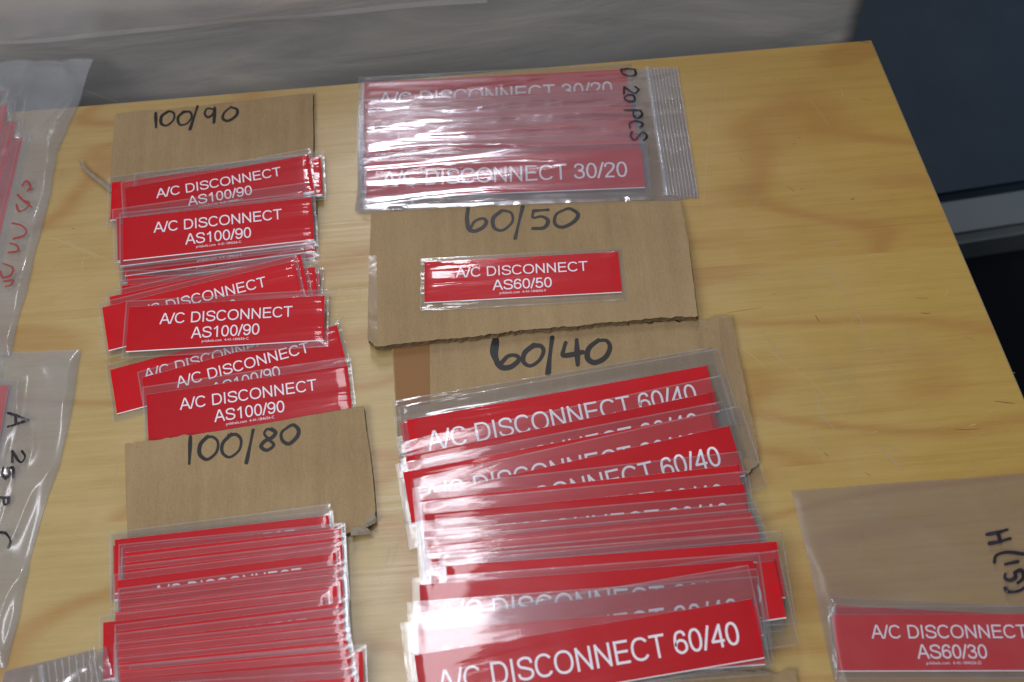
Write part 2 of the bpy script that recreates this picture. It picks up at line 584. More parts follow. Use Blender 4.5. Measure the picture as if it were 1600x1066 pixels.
def cells(poly):
    P = np.array(poly)[:, :2]
    i0 = max(0, int((P[:, 0].min() - GX0) / GS) - 1)
    i1 = min(GNX, int((P[:, 0].max() - GX0) / GS) + 2)
    j0 = max(0, int((P[:, 1].min() - GY0) / GS) - 1)
    j1 = min(GNY, int((P[:, 1].max() - GY0) / GS) + 2)
    if i1 <= i0 or j1 <= j0:
        return None
    X, Y = np.meshgrid(CX[i0:i1], CYY[j0:j1], indexing='ij')
    ins = np.zeros(X.shape, bool)
    n = len(P)
    for a in range(n):
        x1, y1 = P[a]
        x2, y2 = P[(a + 1) % n]
        if y1 == y2:
            continue
        c = ((y1 > Y) != (y2 > Y)) & (X < (x2 - x1) * (Y - y1) / (y2 - y1) + x1)
        ins ^= c
    return (slice(i0, i1), slice(j0, j1)), ins, X, Y


def rest(poly, lim=0.38):
    """Plane z = a + b x + c y on which a stiff flat thing with outline POLY comes to rest on what lies below it."""
    r = cells(poly)
    if r is None:
        return (0.0, 0.0, 0.0)
    sl, ins, X, Y = r
    if not ins.any():
        return (0.0, 0.0, 0.0)
    h, x, y = HF[sl][ins].astype(float), X[ins], Y[ins]
    P = np.array(poly)[:, :2]
    xc, yc = P.mean(0)
    if len(x) > 1800:
        x, y, h = x[::2], y[::2], h[::2]
    x, y = x - xc, y - yc

    def f(b, c):
        return float(np.max(h - b * x - c * y))

    def inner(b):
        lo, hi = -lim, lim
        for _ in range(22):
            m1, m2 = lo + (hi - lo) * .382, lo + (hi - lo) * .618
            if f(b, m1) <= f(b, m2):
                hi = m2
            else:
                lo = m1
        c = (lo + hi) / 2
        return f(b, c), c
    lo, hi = -lim * .35, lim * .35
    for _ in range(16):
        m1, m2 = lo + (hi - lo) * .382, lo + (hi - lo) * .618
        if inner(m1)[0] <= inner(m2)[0]:
            hi = m2
        else:
            lo = m1
    b = (lo + hi) / 2
    fc, c = inner(b)
    return (fc - b * xc - c * yc, b, c)


def deposit(poly, pl, thick):
    r = cells(poly)
    if r is None:
        return
    sl, ins, X, Y = r
    z = pl[0] + pl[1] * X + pl[2] * Y + thick
    sub = HF[sl]
    sub[ins] = np.maximum(sub[ins], z[ins])


def hf_at(x, y, field=None):
    field = HF if field is None else field
    i = min(max(int((x - GX0) / GS), 0), GNX - 1)
    j = min(max(int((y - GY0) / GS), 0), GNY - 1)
    return float(field[i, j])


# ------------------------------------------------------------------ the setting
def build_board():
    e = (0.4265, 1.0)
    px = [(-420, 211.2), (1362, 62), (1362 + .4265 * 1200, 62 + 1200), (-420, 1350)]
    top = [on_plane(*p)[:2] for p in px]
    th = 0.016
    V, Fc, idx = [], [], []
    ins = []
    c = np.mean(top, axis=0)
    for p in top:
        d = c - p
        ins.append(p + d / np.linalg.norm(d) * 0.0011)
    for p in ins:
        V.append((*p, 0))
    for p in top:
        V.append((*p, -0.0009))
    for p in top:
        V.append((*p, -th))
    Fc.append((3, 2, 1, 0)); idx.append(0)
    for i in range(4):
        j = (i + 1) % 4
        Fc.append((i, j, 4 + j, 4 + i)); idx.append(1)
        Fc.append((4 + i, 4 + j, 8 + j, 8 + i)); idx.append(1)
    Fc.append((8, 9, 10, 11)); idx.append(1)
    # scratches and scuffs in the varnish
    A = crop(1040, 373, 2.857)
    B = crop(1040, 0, 2.857)
    C = crop(0, 80, 2.22)
    D = crop(0, 373, 2.857)
    marks = [
        (A, [(310, 410), (420, 470), (520, 545), (640, 630), (720, 710), (795, 800)], .0007, 2),
        (A, [(690, 120), (760, 180), (800, 235)], .0011, 3), (A, [(800, 235), (835, 310), (865, 350), (885, 400), (880, 430)], .0009, 3),
        (A, [(665, 675), (680, 730), (705, 800), (780, 875)], .0013, 3), (A, [(620, 290), (700, 296), (800, 302)], .0007, 2),
        (A, [(330, 480), (390, 525), (450, 580)], .0009, 2), (A, [(430, 420), (480, 470), (520, 520)], .0007, 3), (A, [(560, 65), (660, 68)], .0007, 2), (A, [(1115, 645), (1205, 640)], .0007, 2),
        (A, [(560, 570), (800, 568)], .0005, 2), (A, [(800, 560), (930, 555), (1040, 568)], .0004, 2), (A, [(1360, 560), (1560, 600)], .0006, 2), (A, [(690, 95), (692, 150)], .0004, 2), (A, [(700, 150), (706, 220)], .0004, 2),
        (A, [(815, 390), (840, 355), (875, 350)], .0005, 2), (A, [(1245, 270), (1255, 240), (1275, 228)], .0007, 2), (A, [(1430, 488), (1500, 482)], .0007, 2), (A, [(860, 880), (960, 930)], .0005, 2), (A, [(880, 960), (960, 920), (1040, 950), (1066, 1030)], .0005, 3),
        (A, [(160, 180), (250, 190), (300, 180)], .0004, 2), (A, [(225, 250), (220, 268), (235, 290)], .0006, 2), (A, [(390, 775), (490, 805), (540, 850), (600, 880)], .0005, 2), (A, [(620, 880), (690, 960), (720, 1010)], .0004, 2), (A, [(1475, 800), (1500, 960)], .0004, 2), (A, [(1525, 815), (1590, 930)], .0005, 2),
        (A, [(1440, 775), (1465, 765)], .0016, 2), (A, [(1355, 838), (1385, 828)], .0020, 2), (A, [(915, 870), (945, 860)], .0012, 2), (A, [(470, 470), (520, 540)], .0008, 3), (A, [(980, 640), (870, 700)], .0003, 2), (A, [(1000, 570), (1030, 500)], .0003, 2), (A, [(730, 530), (680, 640)], .0003, 2), (A, [(1180, 540), (1300, 510), (1400, 490)], .0003, 2), (A, [(1290, 200), (1360, 216)], .0003, 2), (A, [(1050, 200), (1080, 195)], .0012, 2), (A, [(700, 20), (780, 30)], .0016, 3), (A, [(905, 490), (925, 492)], .0013, 2),
        (A, [(1470, 725), (1520, 732), (1560, 736)], .0010, 4), (A, [(668, 343), (676, 355), (686, 372)], .0011, 4), (A, [(1115, 265), (1170, 268)], .0007, 4), (A, [(1285, 850), (1340, 853), (1400, 850)], .0007, 4), (A, [(960, 930), (1010, 985), (1060, 1035)], .0012, 3), (A, [(708, 955), (726, 972)], .0013, 4), (A, [(1340, 440), (1380, 455)], .0005, 4), (A, [(890, 1045), (915, 1058)], .0009, 4), (A, [(1345, 1020), (1362, 1030)], .0022, 3), (A, [(275, 330), (345, 320), (430, 308)], .0010, 5),
        (A, [(1140, 330), (1160, 335), (1180, 332)], .0009, 4), (A, [(480, 246), (490, 250)], .0009, 4), (A, [(720, 222), (745, 225)], .0013, 3),
        (B, [(230, 330), (205, 480), (190, 640), (178, 800), (165, 960)], .0006, 2), (B, [(262, 350), (268, 450), (272, 520)], .0005, 2), (B, [(240, 370), (250, 420)], .0005, 2), (B, [(780, 398), (790, 420), (783, 442)], .0008, 2), (B, [(575, 350), (588, 342)], .0016, 2), (B, [(872, 370), (930, 380)], .0010, 2), (B, [(470, 302), (482, 290)], .0009, 2), (B, [(640, 215), (660, 240)], .0007, 2), (B, [(340, 230), (362, 230)], .0012, 2), (B, [(405, 340), (420, 350), (480, 350)], .0006, 2), (B, [(870, 436), (912, 452)], .0007, 4), (B, [(540, 828), (575, 856)], .0010, 4), (B, [(828, 892), (842, 886)], .0022, 4), (B, [(600, 616), (592, 612)], .0013, 4), (B, [(570, 645), (582, 640)], .0013, 4), (B, [(604, 842), (612, 842)], .0014, 4), (B, [(1012, 870), (1020, 872)], .0013, 4), (B, [(655, 710), (660, 745)], .0008, 2), (B, [(1108, 682), (1124, 678)], .0014, 2), (B, [(885, 940), (900, 945)], .0014, 2), (B, [(334, 706), (345, 720)], .0007, 4), (B, [(865, 186), (913, 192)], .0024, 4), (B, [(790, 820), (880, 850)], .0006, 2), (B, [(370, 880), (410, 900), (350, 960)], .0004, 2), (B, [(280, 960), (350, 1010), (372, 1066)], .0006, 2), (B, [(190, 240 + 400), (160, 700)], .0004, 2), (B, [(260, 990), (300, 960)], .0009, 2), (B, [(1160, 765), (1172, 772)], .0024, 4), (B, [(484, 504), (488, 512)], .0014, 2), (B, [(610, 595), (625, 600)], .0012, 2),
        (C, [(120, 638), (200, 655), (290, 695), (355, 722)], .0013, 2), (C, [(312, 440), (308, 560), (296, 700)], .0006, 2), (C, [(296, 700), (285, 745), (288, 785)], .0008, 2), (C, [(195, 460), (280, 480), (370, 505)], .0007, 2), (C, [(145, 528), (230, 555)], .0006, 2), (C, [(100, 830), (225, 790)], .0009, 2), (C, [(30, 1022), (92, 1048)], .0009, 2), (C, [(285, 720), (320, 708)], .0016, 2), (C, [(250, 614), (258, 618)], .0012, 4), (C, [(185, 920), (220, 905)], .0006, 2), (C, [(306, 566), (312, 570)], .0016, 2),
        (D, [(290, 10), (400, 60), (505, 105)], .0011, 2), (D, [(365, 95), (372, 165)], .0006, 2), (D, [(200, 195), (285, 182)], .0006, 2), (D, [(365, 890), (385, 925)], .0005, 2), (D, [(380, 560), (420, 578)], .0005, 2), (D, [(510, 250 + 893), (540, 1128)], .0009, 2), (D, [(200, 1280), (215, 1270)], .0010, 3), (D, [(505, 1145), (545, 1130)], .0011, 2),
        (crop(600, 680, 5.0), [(45, 860), (25, 960), (10, 1040)], .0004, 3), (crop(600, 680, 5.0), [(140, 740), (95, 900), (60, 1020)], .0003, 3),
    ]
    q = 0
    for fr, pts, w, mi in marks:
        n0 = len(Fc)
        tp = [on_plane(*fr(*p))[:2] for p in pts]
        ribbon(V, Fc, catmull(tp, 4), w * 0.48, z0=0.00006 + (q % 7) * 3e-6, dz=1e-7, wfun=lambda t: 0.25 + 0.75 * math.sin(math.pi * min(max(t, .05), .95)) ** .6)
        q += 1
        idx += [mi] * (len(Fc) - n0)
    # hairline scratches worn in by use
    r = random.Random(5)
    for k in range(110):
        cx_, cy_ = r.uniform(520, 1560), r.uniform(120, 1040)
        if k % 3 == 0:
            cx_ = r.uniform(60, 260)
        a = r.choice([r.gauss(0.2, .5), r.uniform(0, math.pi)])
        l = r.uniform(4, 42)
        bnd = r.uniform(-.06, .06) * l
        pts = [(cx_ - math.cos(a) * l, cy_ - math.sin(a) * l), (cx_ - math.sin(a) * bnd, cy_ + math.cos(a) * bnd), (cx_ + math.cos(a) * l, cy_ + math.sin(a) * l)]
        if any(px_ > 1362 + .4265 * (py_ - 62) - 15 for px_, py_ in pts):
            continue
        n0 = len(Fc)
        tp = [on_plane(*p)[:2] for p in pts]
        ribbon(V, Fc, catmull(tp, 4), r.uniform(.00006, .00018), z0=0.00004 + (k % 9) * 2e-6, dz=1e-7)
        idx += [2 if r.random() < .8 else 3] * (len(Fc) - n0)
    me = mesh('plywood_board', V, Fc, idx)
    o = link('plywood_board', me, [M_WOOD, M_WOODEDGE, M_SCRATCH, M_SCUFF, M_DARK, simple('orange_grain_streak', (0.36, 0.16, 0.045), .5)])
    tag(o, 'scratched varnished pale plywood board on which all the cards and labels lie', 'board')


build_board()


def build_surround():
    # dark blue floor far below, and a dark tote beside the board
    fl = mesh('floor', [(-4, -4, -.62), (4, -4, -.62), (4, 5, -.62), (-4, 5, -.62)], [(0, 1, 2, 3)])
    fo = link('floor', fl, [simple('dark_floor', (0.030, 0.036, 0.050), .6, .3)])
    tag(fo, kind='structure')
    # tote: lid panel with a paler rim along its near edge, then a lower dark wall
    m, nt, out = mat('navy_plastic')
    tc = N(nt, 'ShaderNodeTexCoord')
    no = N(nt, 'ShaderNodeTexNoise', i_Scale=9.0, i_Detail=8.0, i_Roughness=.65)
    L(nt, tc.outputs['Object'], no.inputs['Vector'])
    col = ramp(nt, no.outputs[0], [(.35, (.010, .019, .033)), (.6, (.014, .026, .042)), (.8, (.025, .036, .050))])
    p = N(nt, 'ShaderNodeBsdfPrincipled', i_Roughness=.5)
    p.inputs['Specular IOR Level'].default_value = .3
    L(nt, col, p.inputs['Base Color'])
    L(nt, p.outputs[0], out.inputs[0])
    zl = -0.20
    pl = (zl, 0, 0)
    a = on_plane(1485, 362, pl)
    b = on_plane(1640, 338, pl)
    dx = (b - a)[:2] / np.linalg.norm((b - a)[:2])
    dn = np.array([-dx[1], dx[0]])
    root = bpy.data.objects.new('storage_tote', None)
    COL.objects.link(root)
    root.location = (*a[:2], -.62)
    tag(root, 'dark navy plastic storage tote with grey rim standing lower, right of the board', 'tote')
    inv = Matrix.Translation((-a[0], -a[1], .62))

    def strip(name, d0, d1, z0, z1, mt, l0=-.25, l1=1.0):
        V = []
        for z in (z0, z1):
            for (l, d) in ((l0, d0), (l1, d0), (l1, d1), (l0, d1)):
                q = a[:2] + dx * l + dn * d
                V.append((q[0] - a[0], q[1] - a[1], z + .62))
        Fc = [(3, 2, 1, 0), (4, 5, 6, 7), (0, 1, 5, 4), (1, 2, 6, 5), (2, 3, 7, 6), (3, 0, 4, 7)]
        me = mesh(name, V, Fc)
        bm = bmesh.new(); bm.from_mesh(me)
        bmesh.ops.bevel(bm, geom=bm.edges[:], offset=.006, segments=3, affect='EDGES')
        bm.to_mesh(me); bm.free()
        return link(name, me, [mt], root)
    strip('lid', .030, 1.2, zl - .05, zl - .004, m)
    strip('rim', -.010, .026, zl - .03, zl + .004, simple('grey_rim_plastic', (.095, .115, .125), .4, .5))
    strip('side_wall', .004, .026, -.615, zl - .034, simple('black_plastic', (.022, .029, .042), .5, .3))

    # grey plastic sheeting standing up behind the board
    m2, nt, out = mat('grey_plastic_sheeting')
    tc = N(nt, 'ShaderNodeTexCoord')
    mp = N(nt, 'ShaderNodeMapping')
    mp.inputs['Scale'].default_value = (5, 5, 20)
    L(nt, tc.outputs['Object'], mp.inputs[0])
    n1 = N(nt, 'ShaderNodeTexNoise', i_Scale=1.6, i_Detail=5.0, i_Distortion=.6)
    L(nt, mp.outputs[0], n1.inputs['Vector'])
    col = ramp(nt, n1.outputs[0], [(.3, (.36, .35, .34)), (.55, (.47, .445, .415)), (.75, (.60, .54, .47))])  # warm tones in the noise stand in for the warm reflection in the sheeting
    p = N(nt, 'ShaderNodeBsdfPrincipled', i_Roughness=.33, i_Metallic=.1)
    p.inputs['Specular IOR Level'].default_value = .7
    L(nt, col, p.inputs['Base Color'])
    bp = N(nt, 'ShaderNodeBump', i_Strength=.4, i_Distance=.005)
    L(nt, n1.outputs[0], bp.inputs['Height'])
    L(nt, bp.outputs[0], p.inputs['Normal'])
    L(nt, p.outputs[0], out.inputs[0])
    e0 = on_plane(-420, 211.2)
    e1 = on_plane(1372, 60)
    dx = (e1 - e0)[:2]
    ln = np.linalg.norm(dx)
    dx = dx / ln
    dn = np.array([-dx[1], dx[0]])
    nu, nv = 70, 26
    V, Fc = [], []
    for i in range(nu + 1):
        for j in range(nv + 1):
            u = i / nu * (ln + .004)
            z = -.10 + j / nv * .29
            w = .045 + .006 * noise.noise((u * 7, z * 5, 1.3)) + .55 * max(z - .035, 0)
            q = e0[:2] + dx * u + dn * w
            # the free end leans in at the top
            V.append((q[0] - .16 * max(z, 0) * (i / nu) ** 8, q[1], z))
    for i in range(nu):
        for j in range(nv):
            k = i * (nv + 1) + j
            Fc.append((k, k + nv + 1, k + nv + 2, k + 1))
    o = link('plastic_sheeting', mesh('plastic_sheeting', V, Fc, smooth=True), [m2])
    so = o.modifiers.new('Solidify', 'SOLIDIFY')
    so.thickness = .0015
    tag(o, 'blurred grey plastic sheeting standing upright behind the back edge of the board', 'plastic sheeting')
    # a loose clear sheet hanging in front of it, its lower edge a pale crease
    pl0 = e0[:2] - dn * 0.0
    nrm = np.array([-dn[0], -dn[1], 0.0])
    p0 = np.array([*(e0[:2] + dn * .030), 0])
    edge = [(-60, 66), (0, 57), (140, 47), (300, 30), (450, 17), (610, 3), (760, -8)]
    V, Fc, idx = [], [], []
    bot = [on_vertical(x, y, p0, nrm) for x, y in edge]
    bot = catmull(bot, 5)
    zs = [0, .0025, .006, .02, .04, .06, .08, .10, .12]
    nv = len(zs) - 1
    for i, b in enumerate(bot):
        for j, dz in enumerate(zs):
            z = b[2] + dz
            w = -.006 + .38 * dz - .004 * math.sin(min(dz / .04, 3)) + .002 * noise.noise((i * .2, j * .4, 0))
            V.append((b[0] + dn[0] * w, b[1] + dn[1] * w, z))
    for i in range(len(bot) - 1):
        for j in range(nv):
            k = i * (nv + 1) + j
            Fc.append((k, k + nv + 1, k + nv + 2, k + 1))
            idx.append(1 if j == 0 else 0)
    o = link('clear_sheet', mesh('clear_sheet', V, Fc, idx, smooth=True), [film('hanging_clear_film', tint=(.95, .95, .96), milk=.07, rough=.25, f0=.06, bump=(14, 30, .4, .002), milk_col=(.6, .6, .62)), film('folded_clear_film', tint=(.93, .93, .93), milk=.16, rough=.25, f0=.07, milk_col=(.75, .75, .75))])
    tag(o, 'clear plastic sheet with a slanting lower edge hanging before the grey sheeting', 'plastic sheet')


build_surround()


# ------------------------------------------------------------------ cardboard cards
def plane_matrix(pl, origin):
    a, b, c = pl
    n = Vector((-b, -c, 1)).normalized()
    x = Vector((1, 0, b)).normalized()
    y = n.cross(x)
    return Matrix.Translation(origin) @ Matrix((x, y, n)).transposed().to_4x4()


def rough_outline(pts, amp, step, seed, which=None):
    """Subdivide the outline; edges listed in WHICH get a torn, uneven run."""
    r = random.Random(seed)
    out, torn = [], []
    n = len(pts)
    for i in range(n):
        a, b = np.array(pts[i]), np.array(pts[(i + 1) % n])
        l = np.linalg.norm(b - a)
        t = (b - a) / l
        nn = np.array([-t[1], t[0]])
        k = max(1, int(l / step))
        A = amp * (1.0 if which and i in which else .18)
        drift = 0
        for j in range(k):
            drift = drift * .7 + r.gauss(0, 1) * .5
            out.append(a + (b - a) * j / k + (nn * A * drift if j else 0))
            torn.append(bool(which and i in which))
    return out, torn


def card(px, label, thick=.0032, torn=(), amp=.0009, seed=1, strokes=(), width=.0016, supports=True, extra=None):
    pl = (thick, 0, 0)
    for _ in range(3):
        P = [on_plane(x, y, (pl[0], pl[1], pl[2])) for x, y in px]
        r = rest(P, .2) if supports else (0, 0, 0)
        pl = (r[0] + thick + .0002, r[1], r[2])
    org = np.mean(P, axis=0)
    M = plane_matrix(pl, org)
    Mi = M.inverted()
    loc = [Mi @ Vector(p) for p in P]
    out, tn = rough_outline([(v.x, v.y) for v in loc], amp, .0015, seed, torn)
    n = len(out)
    r = random.Random(seed + 9)
    V, Fc, idx = [], [], []
    for p in out:
        V.append((p[0], p[1], 0))
    k = 5
    for j in range(1, k):
        for i, p in enumerate(out):
            z = -thick * j / (k - 1)
            # liners at top and bottom stand proud of the fluting
            d = (0.0 if j in (k - 1,) else .0005) + (r.uniform(-.0006, .0006) if tn[i] else 0)
            q = p * (1 - d / max(np.linalg.norm(p), 1e-6))
            V.append((q[0], q[1], z))
    Fc.append(tuple(range(n))); idx.append(0)
    for j in range(k - 1):
        for i in range(n):
            i2 = (i + 1) % n
            Fc.append((j * n + i, (j + 1) * n + i, (j + 1) * n + i2, j * n + i2)); idx.append(1)
    Fc.append(tuple(reversed(range((k - 1) * n, k * n)))); idx.append(0)
    me = mesh('cardboard_card', V, Fc, idx)
    # top face orientation
    if me.polygons[0].normal.z < 0:
        me.flip_normals()
    o = link('cardboard_card', me, [M_CARD, M_CARDEDGE], None, M)
    tag(o, label, 'card', 'cardboard cards with handwritten sizes')
    deposit(P, (pl[0], pl[1], pl[2]), 0.0003)
    if strokes:
        handwriting(o, strokes, pl, width, M_INK)
    return o, pl, M


def handwriting(parent, strokes, pl, width, material, zfun=None, spline=True, name='handwriting'):
    """Marker strokes, given in picture pixels, laid on the plane pl (or on a film with height zfun)."""
    V, Fc = [], []
    for q, st in enumerate(strokes):
        w = width
        if isinstance(st, tuple):
            w, st = width * st[0], st[1]
        pts = st if len(st) < 3 else catmull(st, 7)
        P = [on_plane(x, y, pl) for x, y in pts]
        if zfun:
            P = []
            for x, y in pts:
                z = pl[0]
                for _ in range(4):
                    g = on_plane(x, y, (z, 0, 0))
                    z = zfun(g[0], g[1])
                P.append(on_plane(x, y, (z, 0, 0)))
        n0 = len(V)
        ribbon(V, Fc, [p[:2] for p in P], w, cap=True, wfun=lambda t: .9 + .2 * math.sin(t * 5 + q))
        for i in range(n0, len(V)):
            x, y, _ = V[i]
            z = zfun(x, y) + .0004 if zfun else pl[0] + pl[1] * x + pl[2] * y + .00008
            V[i] = (x, y, z + q * 4e-6 + (i - n0) * 1.5e-7)
    me = mesh(name, V, Fc)
    inv = parent.matrix_world.inverted()
    me.transform(inv)
    return link(name, me, [material], parent)


def patch(parent, name, px, pl, material, lift=.00012, wrap=True):
    P = [on_plane(x, y, pl) for x, y in px]
    V = [(p[0], p[1], pl[0] + pl[1] * p[0] + pl[2] * p[1] + lift) for p in P]
    n = len(V)
    me = mesh(name, V, [tuple(range(n))])
    me.transform(parent.matrix_world.inverted())
    if me.polygons[0].normal.z < 0:
        me.flip_normals()
    o = link(name, me, [material], parent)
    return o


def S(fr, *groups):
    out = []
    for g in groups:
        if isinstance(g, tuple) and isinstance(g[0], float):
            out.append((g[0], [fr(*p) for p in g[1]]))
        else:
            out.append([fr(*p) for p in g])
    return out


c1 = crop(0, 0, 2.857)
card([(180, 178), (330, 163), (489, 145), (490, 238), (495, 330), (180, 335), (172, 275)], 'brown cardboard card marked 100/90 at the back left of the board', .0028, (0,), .0005, 3,
     S(c1, [(695, 505), (696, 540), (697, 570)], [(748, 500), (722, 520), (720, 552), (745, 561), (775, 535), (776, 506), (755, 497)],
       [(822, 499), (795, 525), (803, 557), (835, 552), (856, 522), (846, 500), (815, 502)], [(882, 475), (866, 525), (848, 578)],
       [(952, 488), (925, 486), (914, 508), (930, 525), (955, 505), (958, 486), (958, 510), (955, 548)],
       [(1032, 478), (1002, 503), (995, 530), (1020, 540), (1055, 516), (1058, 490), (1030, 479)]), .0018)

c5 = crop(540, 300, 2.283)
o, pl, M = card([(612, 534), (740, 520), (870, 512), (1000, 505), (1143, 494), (1152, 545), (1176, 660), (1187, 722), (1172, 738), (1120, 760), (632, 815), (622, 700)],
                'brown cardboard card marked 60/40 with a strip of darker brown tape', .0032, (0, 1, 2, 3, 7), .0008, 5,
                S(c5, (1.5, [(535, 530), (530, 575), (542, 612)]), (1.1, [(542, 612), (560, 627), (590, 624), (618, 600), (608, 584), (580, 586), (556, 610)]),
                  [(672, 547), (640, 573), (634, 605), (658, 621), (690, 602), (706, 570), (696, 550), (668, 549)], [(737, 520), (728, 590), (722, 648)],
                  [(785, 538), (778, 562), (776, 583), (805, 581), (845, 572)], [(824, 528), (826, 570), (828, 617)],
                  [(902, 529), (868, 558), (863, 593), (888, 609), (925, 592), (943, 556), (930, 531), (898, 531)]), .0027)
patch(o, 'packing_tape', [(614, 537), (671, 531), (672, 632), (620, 636)], pl, M_BTAPE)
patch(o, 'clear_tape', [(1122, 498), (1142, 496), (1151, 545), (1186, 720), (1160, 716), (1128, 560)], pl, M_CTAPE, .0002)

o, pl, M = card([(580, 333), (700, 325), (830, 318), (950, 314), (1063, 314), (1076, 380), (1090, 494), (985, 501), (868, 511), (780, 521), (700, 530), (585, 541), (574, 530), (576, 430)],
                'brown cardboard card marked 60/50 with one small red label on it', .0036, (6, 7, 8, 9, 10, 11), .0005, 8,
                S(c5, (1.1, [(437, 60), (433, 95), (440, 132), (462, 140), (492, 125), (502, 106), (488, 95), (460, 106), (446, 130)]),
                  [(556, 68), (527, 94), (530, 128), (560, 137), (594, 108), (591, 76), (562, 66)], [(632, 53), (618, 110), (605, 166)],
                  [(722, 64), (695, 66), (671, 68)], [(671, 68), (668, 92), (700, 88), (722, 103), (708, 128), (668, 131)],
                  [(792, 59), (752, 80), (747, 114), (775, 126), (815, 106), (829, 80), (803, 61), (786, 61)]), .0021)
patch(o, 'clear_tape', [(576, 400), (588, 400), (590, 538), (576, 532)], pl, M_CTAPE, .0002)

# ------------------------------------------------------------------ sleeved labels
T_PLATE0, T_PLATE1 = .00012, .00048
THICK = .00085


def plate_mesh(w, h):
    rim_f, rim_b = .00045, .00003
    b = .0006
    V, Fc, idx = [], [], []
    x0, x1, y0, y1 = -w / 2, w / 2, -h / 2, h / 2
    z0, z1 = T_PLATE0, T_PLATE1
    V = [(x0, y0, z0), (x1, y0, z0), (x1, y1, z0), (x0, y1, z0), (x0, y0, z1), (x1, y0, z1), (x1, y1, z1), (x0, y1, z1),
         (x0, y0 + rim_f, z1), (x1, y0 + rim_f, z1), (x1, y1 - rim_b, z1), (x0, y1 - rim_b, z1)]
    Fc = [(3, 2, 1, 0), (0, 1, 5, 4), (1, 2, 6, 5), (2, 3, 7, 6), (3, 0, 4, 7), (4, 5, 9, 8), (10, 6, 7, 11), (8, 9, 10, 11)]
    idx = [1, 1, 1, 1, 1, 1, 1, 0]
    return mesh('plate', V, Fc, idx)


def sleeve_mesh(w, h, py0, py1, pw, seed, crinkle=1.0):
    """Two films welded round the edge, the upper one lying over the plate; local origin in the sleeve's middle."""
    r = random.Random(seed)
    us = [0, .0007, .0022, .0045, .009] + [.009 + (w - .018) * i / 26 for i in range(1, 26)] + [w - .009, w - .0045, w - .0022, w - .0007, w]
    vs = [0, .0007, .002]
    yb, yt = py0 + h / 2, py1 + h / 2
    vs += [v for v in (yb * .6, yb, yb + .0015)] + [yb + .0015 + (yt - yb - .003) * i / 6 for i in range(1, 6)] + [yt - .0015, yt, yt + .001, yt + .0025]
    vs += [v for v in (yt + (h - yt) * .55,) if v > yt + .003] + [h - .0018, h - .0007, h]
    vs = sorted(set(round(v, 6) for v in vs if 0 <= v <= h))
    V, Fc, idx = [], [], []
    ph = [r.uniform(0, 6.28) for _ in range(8)]
    sd = r.uniform(0, 100)
    nu, nv = len(us), len(vs)
    for i, u in enumerate(us):
        x = u - w / 2
        for j, v in enumerate(vs):
            y = v - h / 2
            inx = min(max((pw / 2 + .0012 - abs(x)) / .0025, 0), 1)
            iny = min(max((y - py0 + .0015) / .002, 0), 1) * min(max((py1 + .0022 - y) / .0026, 0), 1)
            over = inx * iny
            z = .00010 + (T_PLATE1 + .00006 - .0001) * over
            e = min(u, w - u, v, h - v)
            inner = min(e / .004, 1.0)
            # slack film: slow waves along the sleeve, ripples off the welds
            wave = noise.noise((x * 28 + sd, y * 70, sd)) * .00022 + noise.noise((x * 75 + sd, y * 160, 3 + sd)) * .00010
            z += crinkle * inner * max(wave + .00010, 0 if over > .5 else -.00005)
            dw = min(u, w - u)
            z += crinkle * .00018 * math.exp(-dw / .006) * (1 if e > .0006 else 0) * (math.sin(v * 900 + ph[0]) + .6 * math.sin(v * 2100 + ph[1]))
            if dw < .006 and min(v, h - v) < .005 and e > .0006:
                z += crinkle * r.uniform(0, .0006)
            V.append((x, y, max(z, .00006)))
    for i in range(nu - 1):
        for j in range(nv - 1):
            Fc.append((i * nv + j, (i + 1) * nv + j, (i + 1) * nv + j + 1, i * nv + j + 1))
            mx, my = (us[i] + us[i + 1]) / 2 - w / 2, (vs[j] + vs[j + 1]) / 2 - h / 2
            idx.append(1 if i in (0, nu - 2) or j in (0, nv - 2) else 0 if abs(mx) < pw / 2 and py0 < my < py1 else 2)
    b0 = len(V)
    for i in (0, nu - 1):
        for j in (0, nv - 1):
            x, y, z = V[i * nv + j]
            V.append((x, y, 0.00002))
    Fc.append((b0, b0 + 2, b0 + 3, b0 + 1)); idx.append(0)
    return mesh('sleeve', V, Fc, idx, smooth=True)


AS_W, AS_H = .1016, .0258
LONG_W, LONG_H = .1512, .0262
AS = dict(pw=AS_W, ph=AS_H, sw=.1058, sh=.0330)
LONG = dict(pw=LONG_W, ph=LONG_H, sw=.1578, sh=.0430)
LONGB = dict(pw=LONG_W, ph=LONG_H, sw=.1580, sh=.0380, thick=.00052)
MESHES = {}


def letter_mesh(lines, code):
    key = ('letters', lines)
    if key in MESHES:
        return MESHES[key]
    V, Fc = [], []
    if len(lines) == 2:
        s = .0690 / text_width('A/C DISCONNECT')
        add_text(V, Fc, lines[0], 0, .0049, .0061, .0690)
        add_text(V, Fc, lines[1], 0, -.0041, .0063, s * text_width(lines[1]))
        fine_print(V, Fc, 'pvlabels.com  4-41-184656-' + code, 0, -.0098, .0240)
    else:
        add_text(V, Fc, lines[0], 0, -.0004, .0102, .1345, .108)
    me = mesh('lettering', [(x, y, z + T_PLATE1 + .00002) for x, y, z in V], Fc)
    MESHES[key] = me
    return me


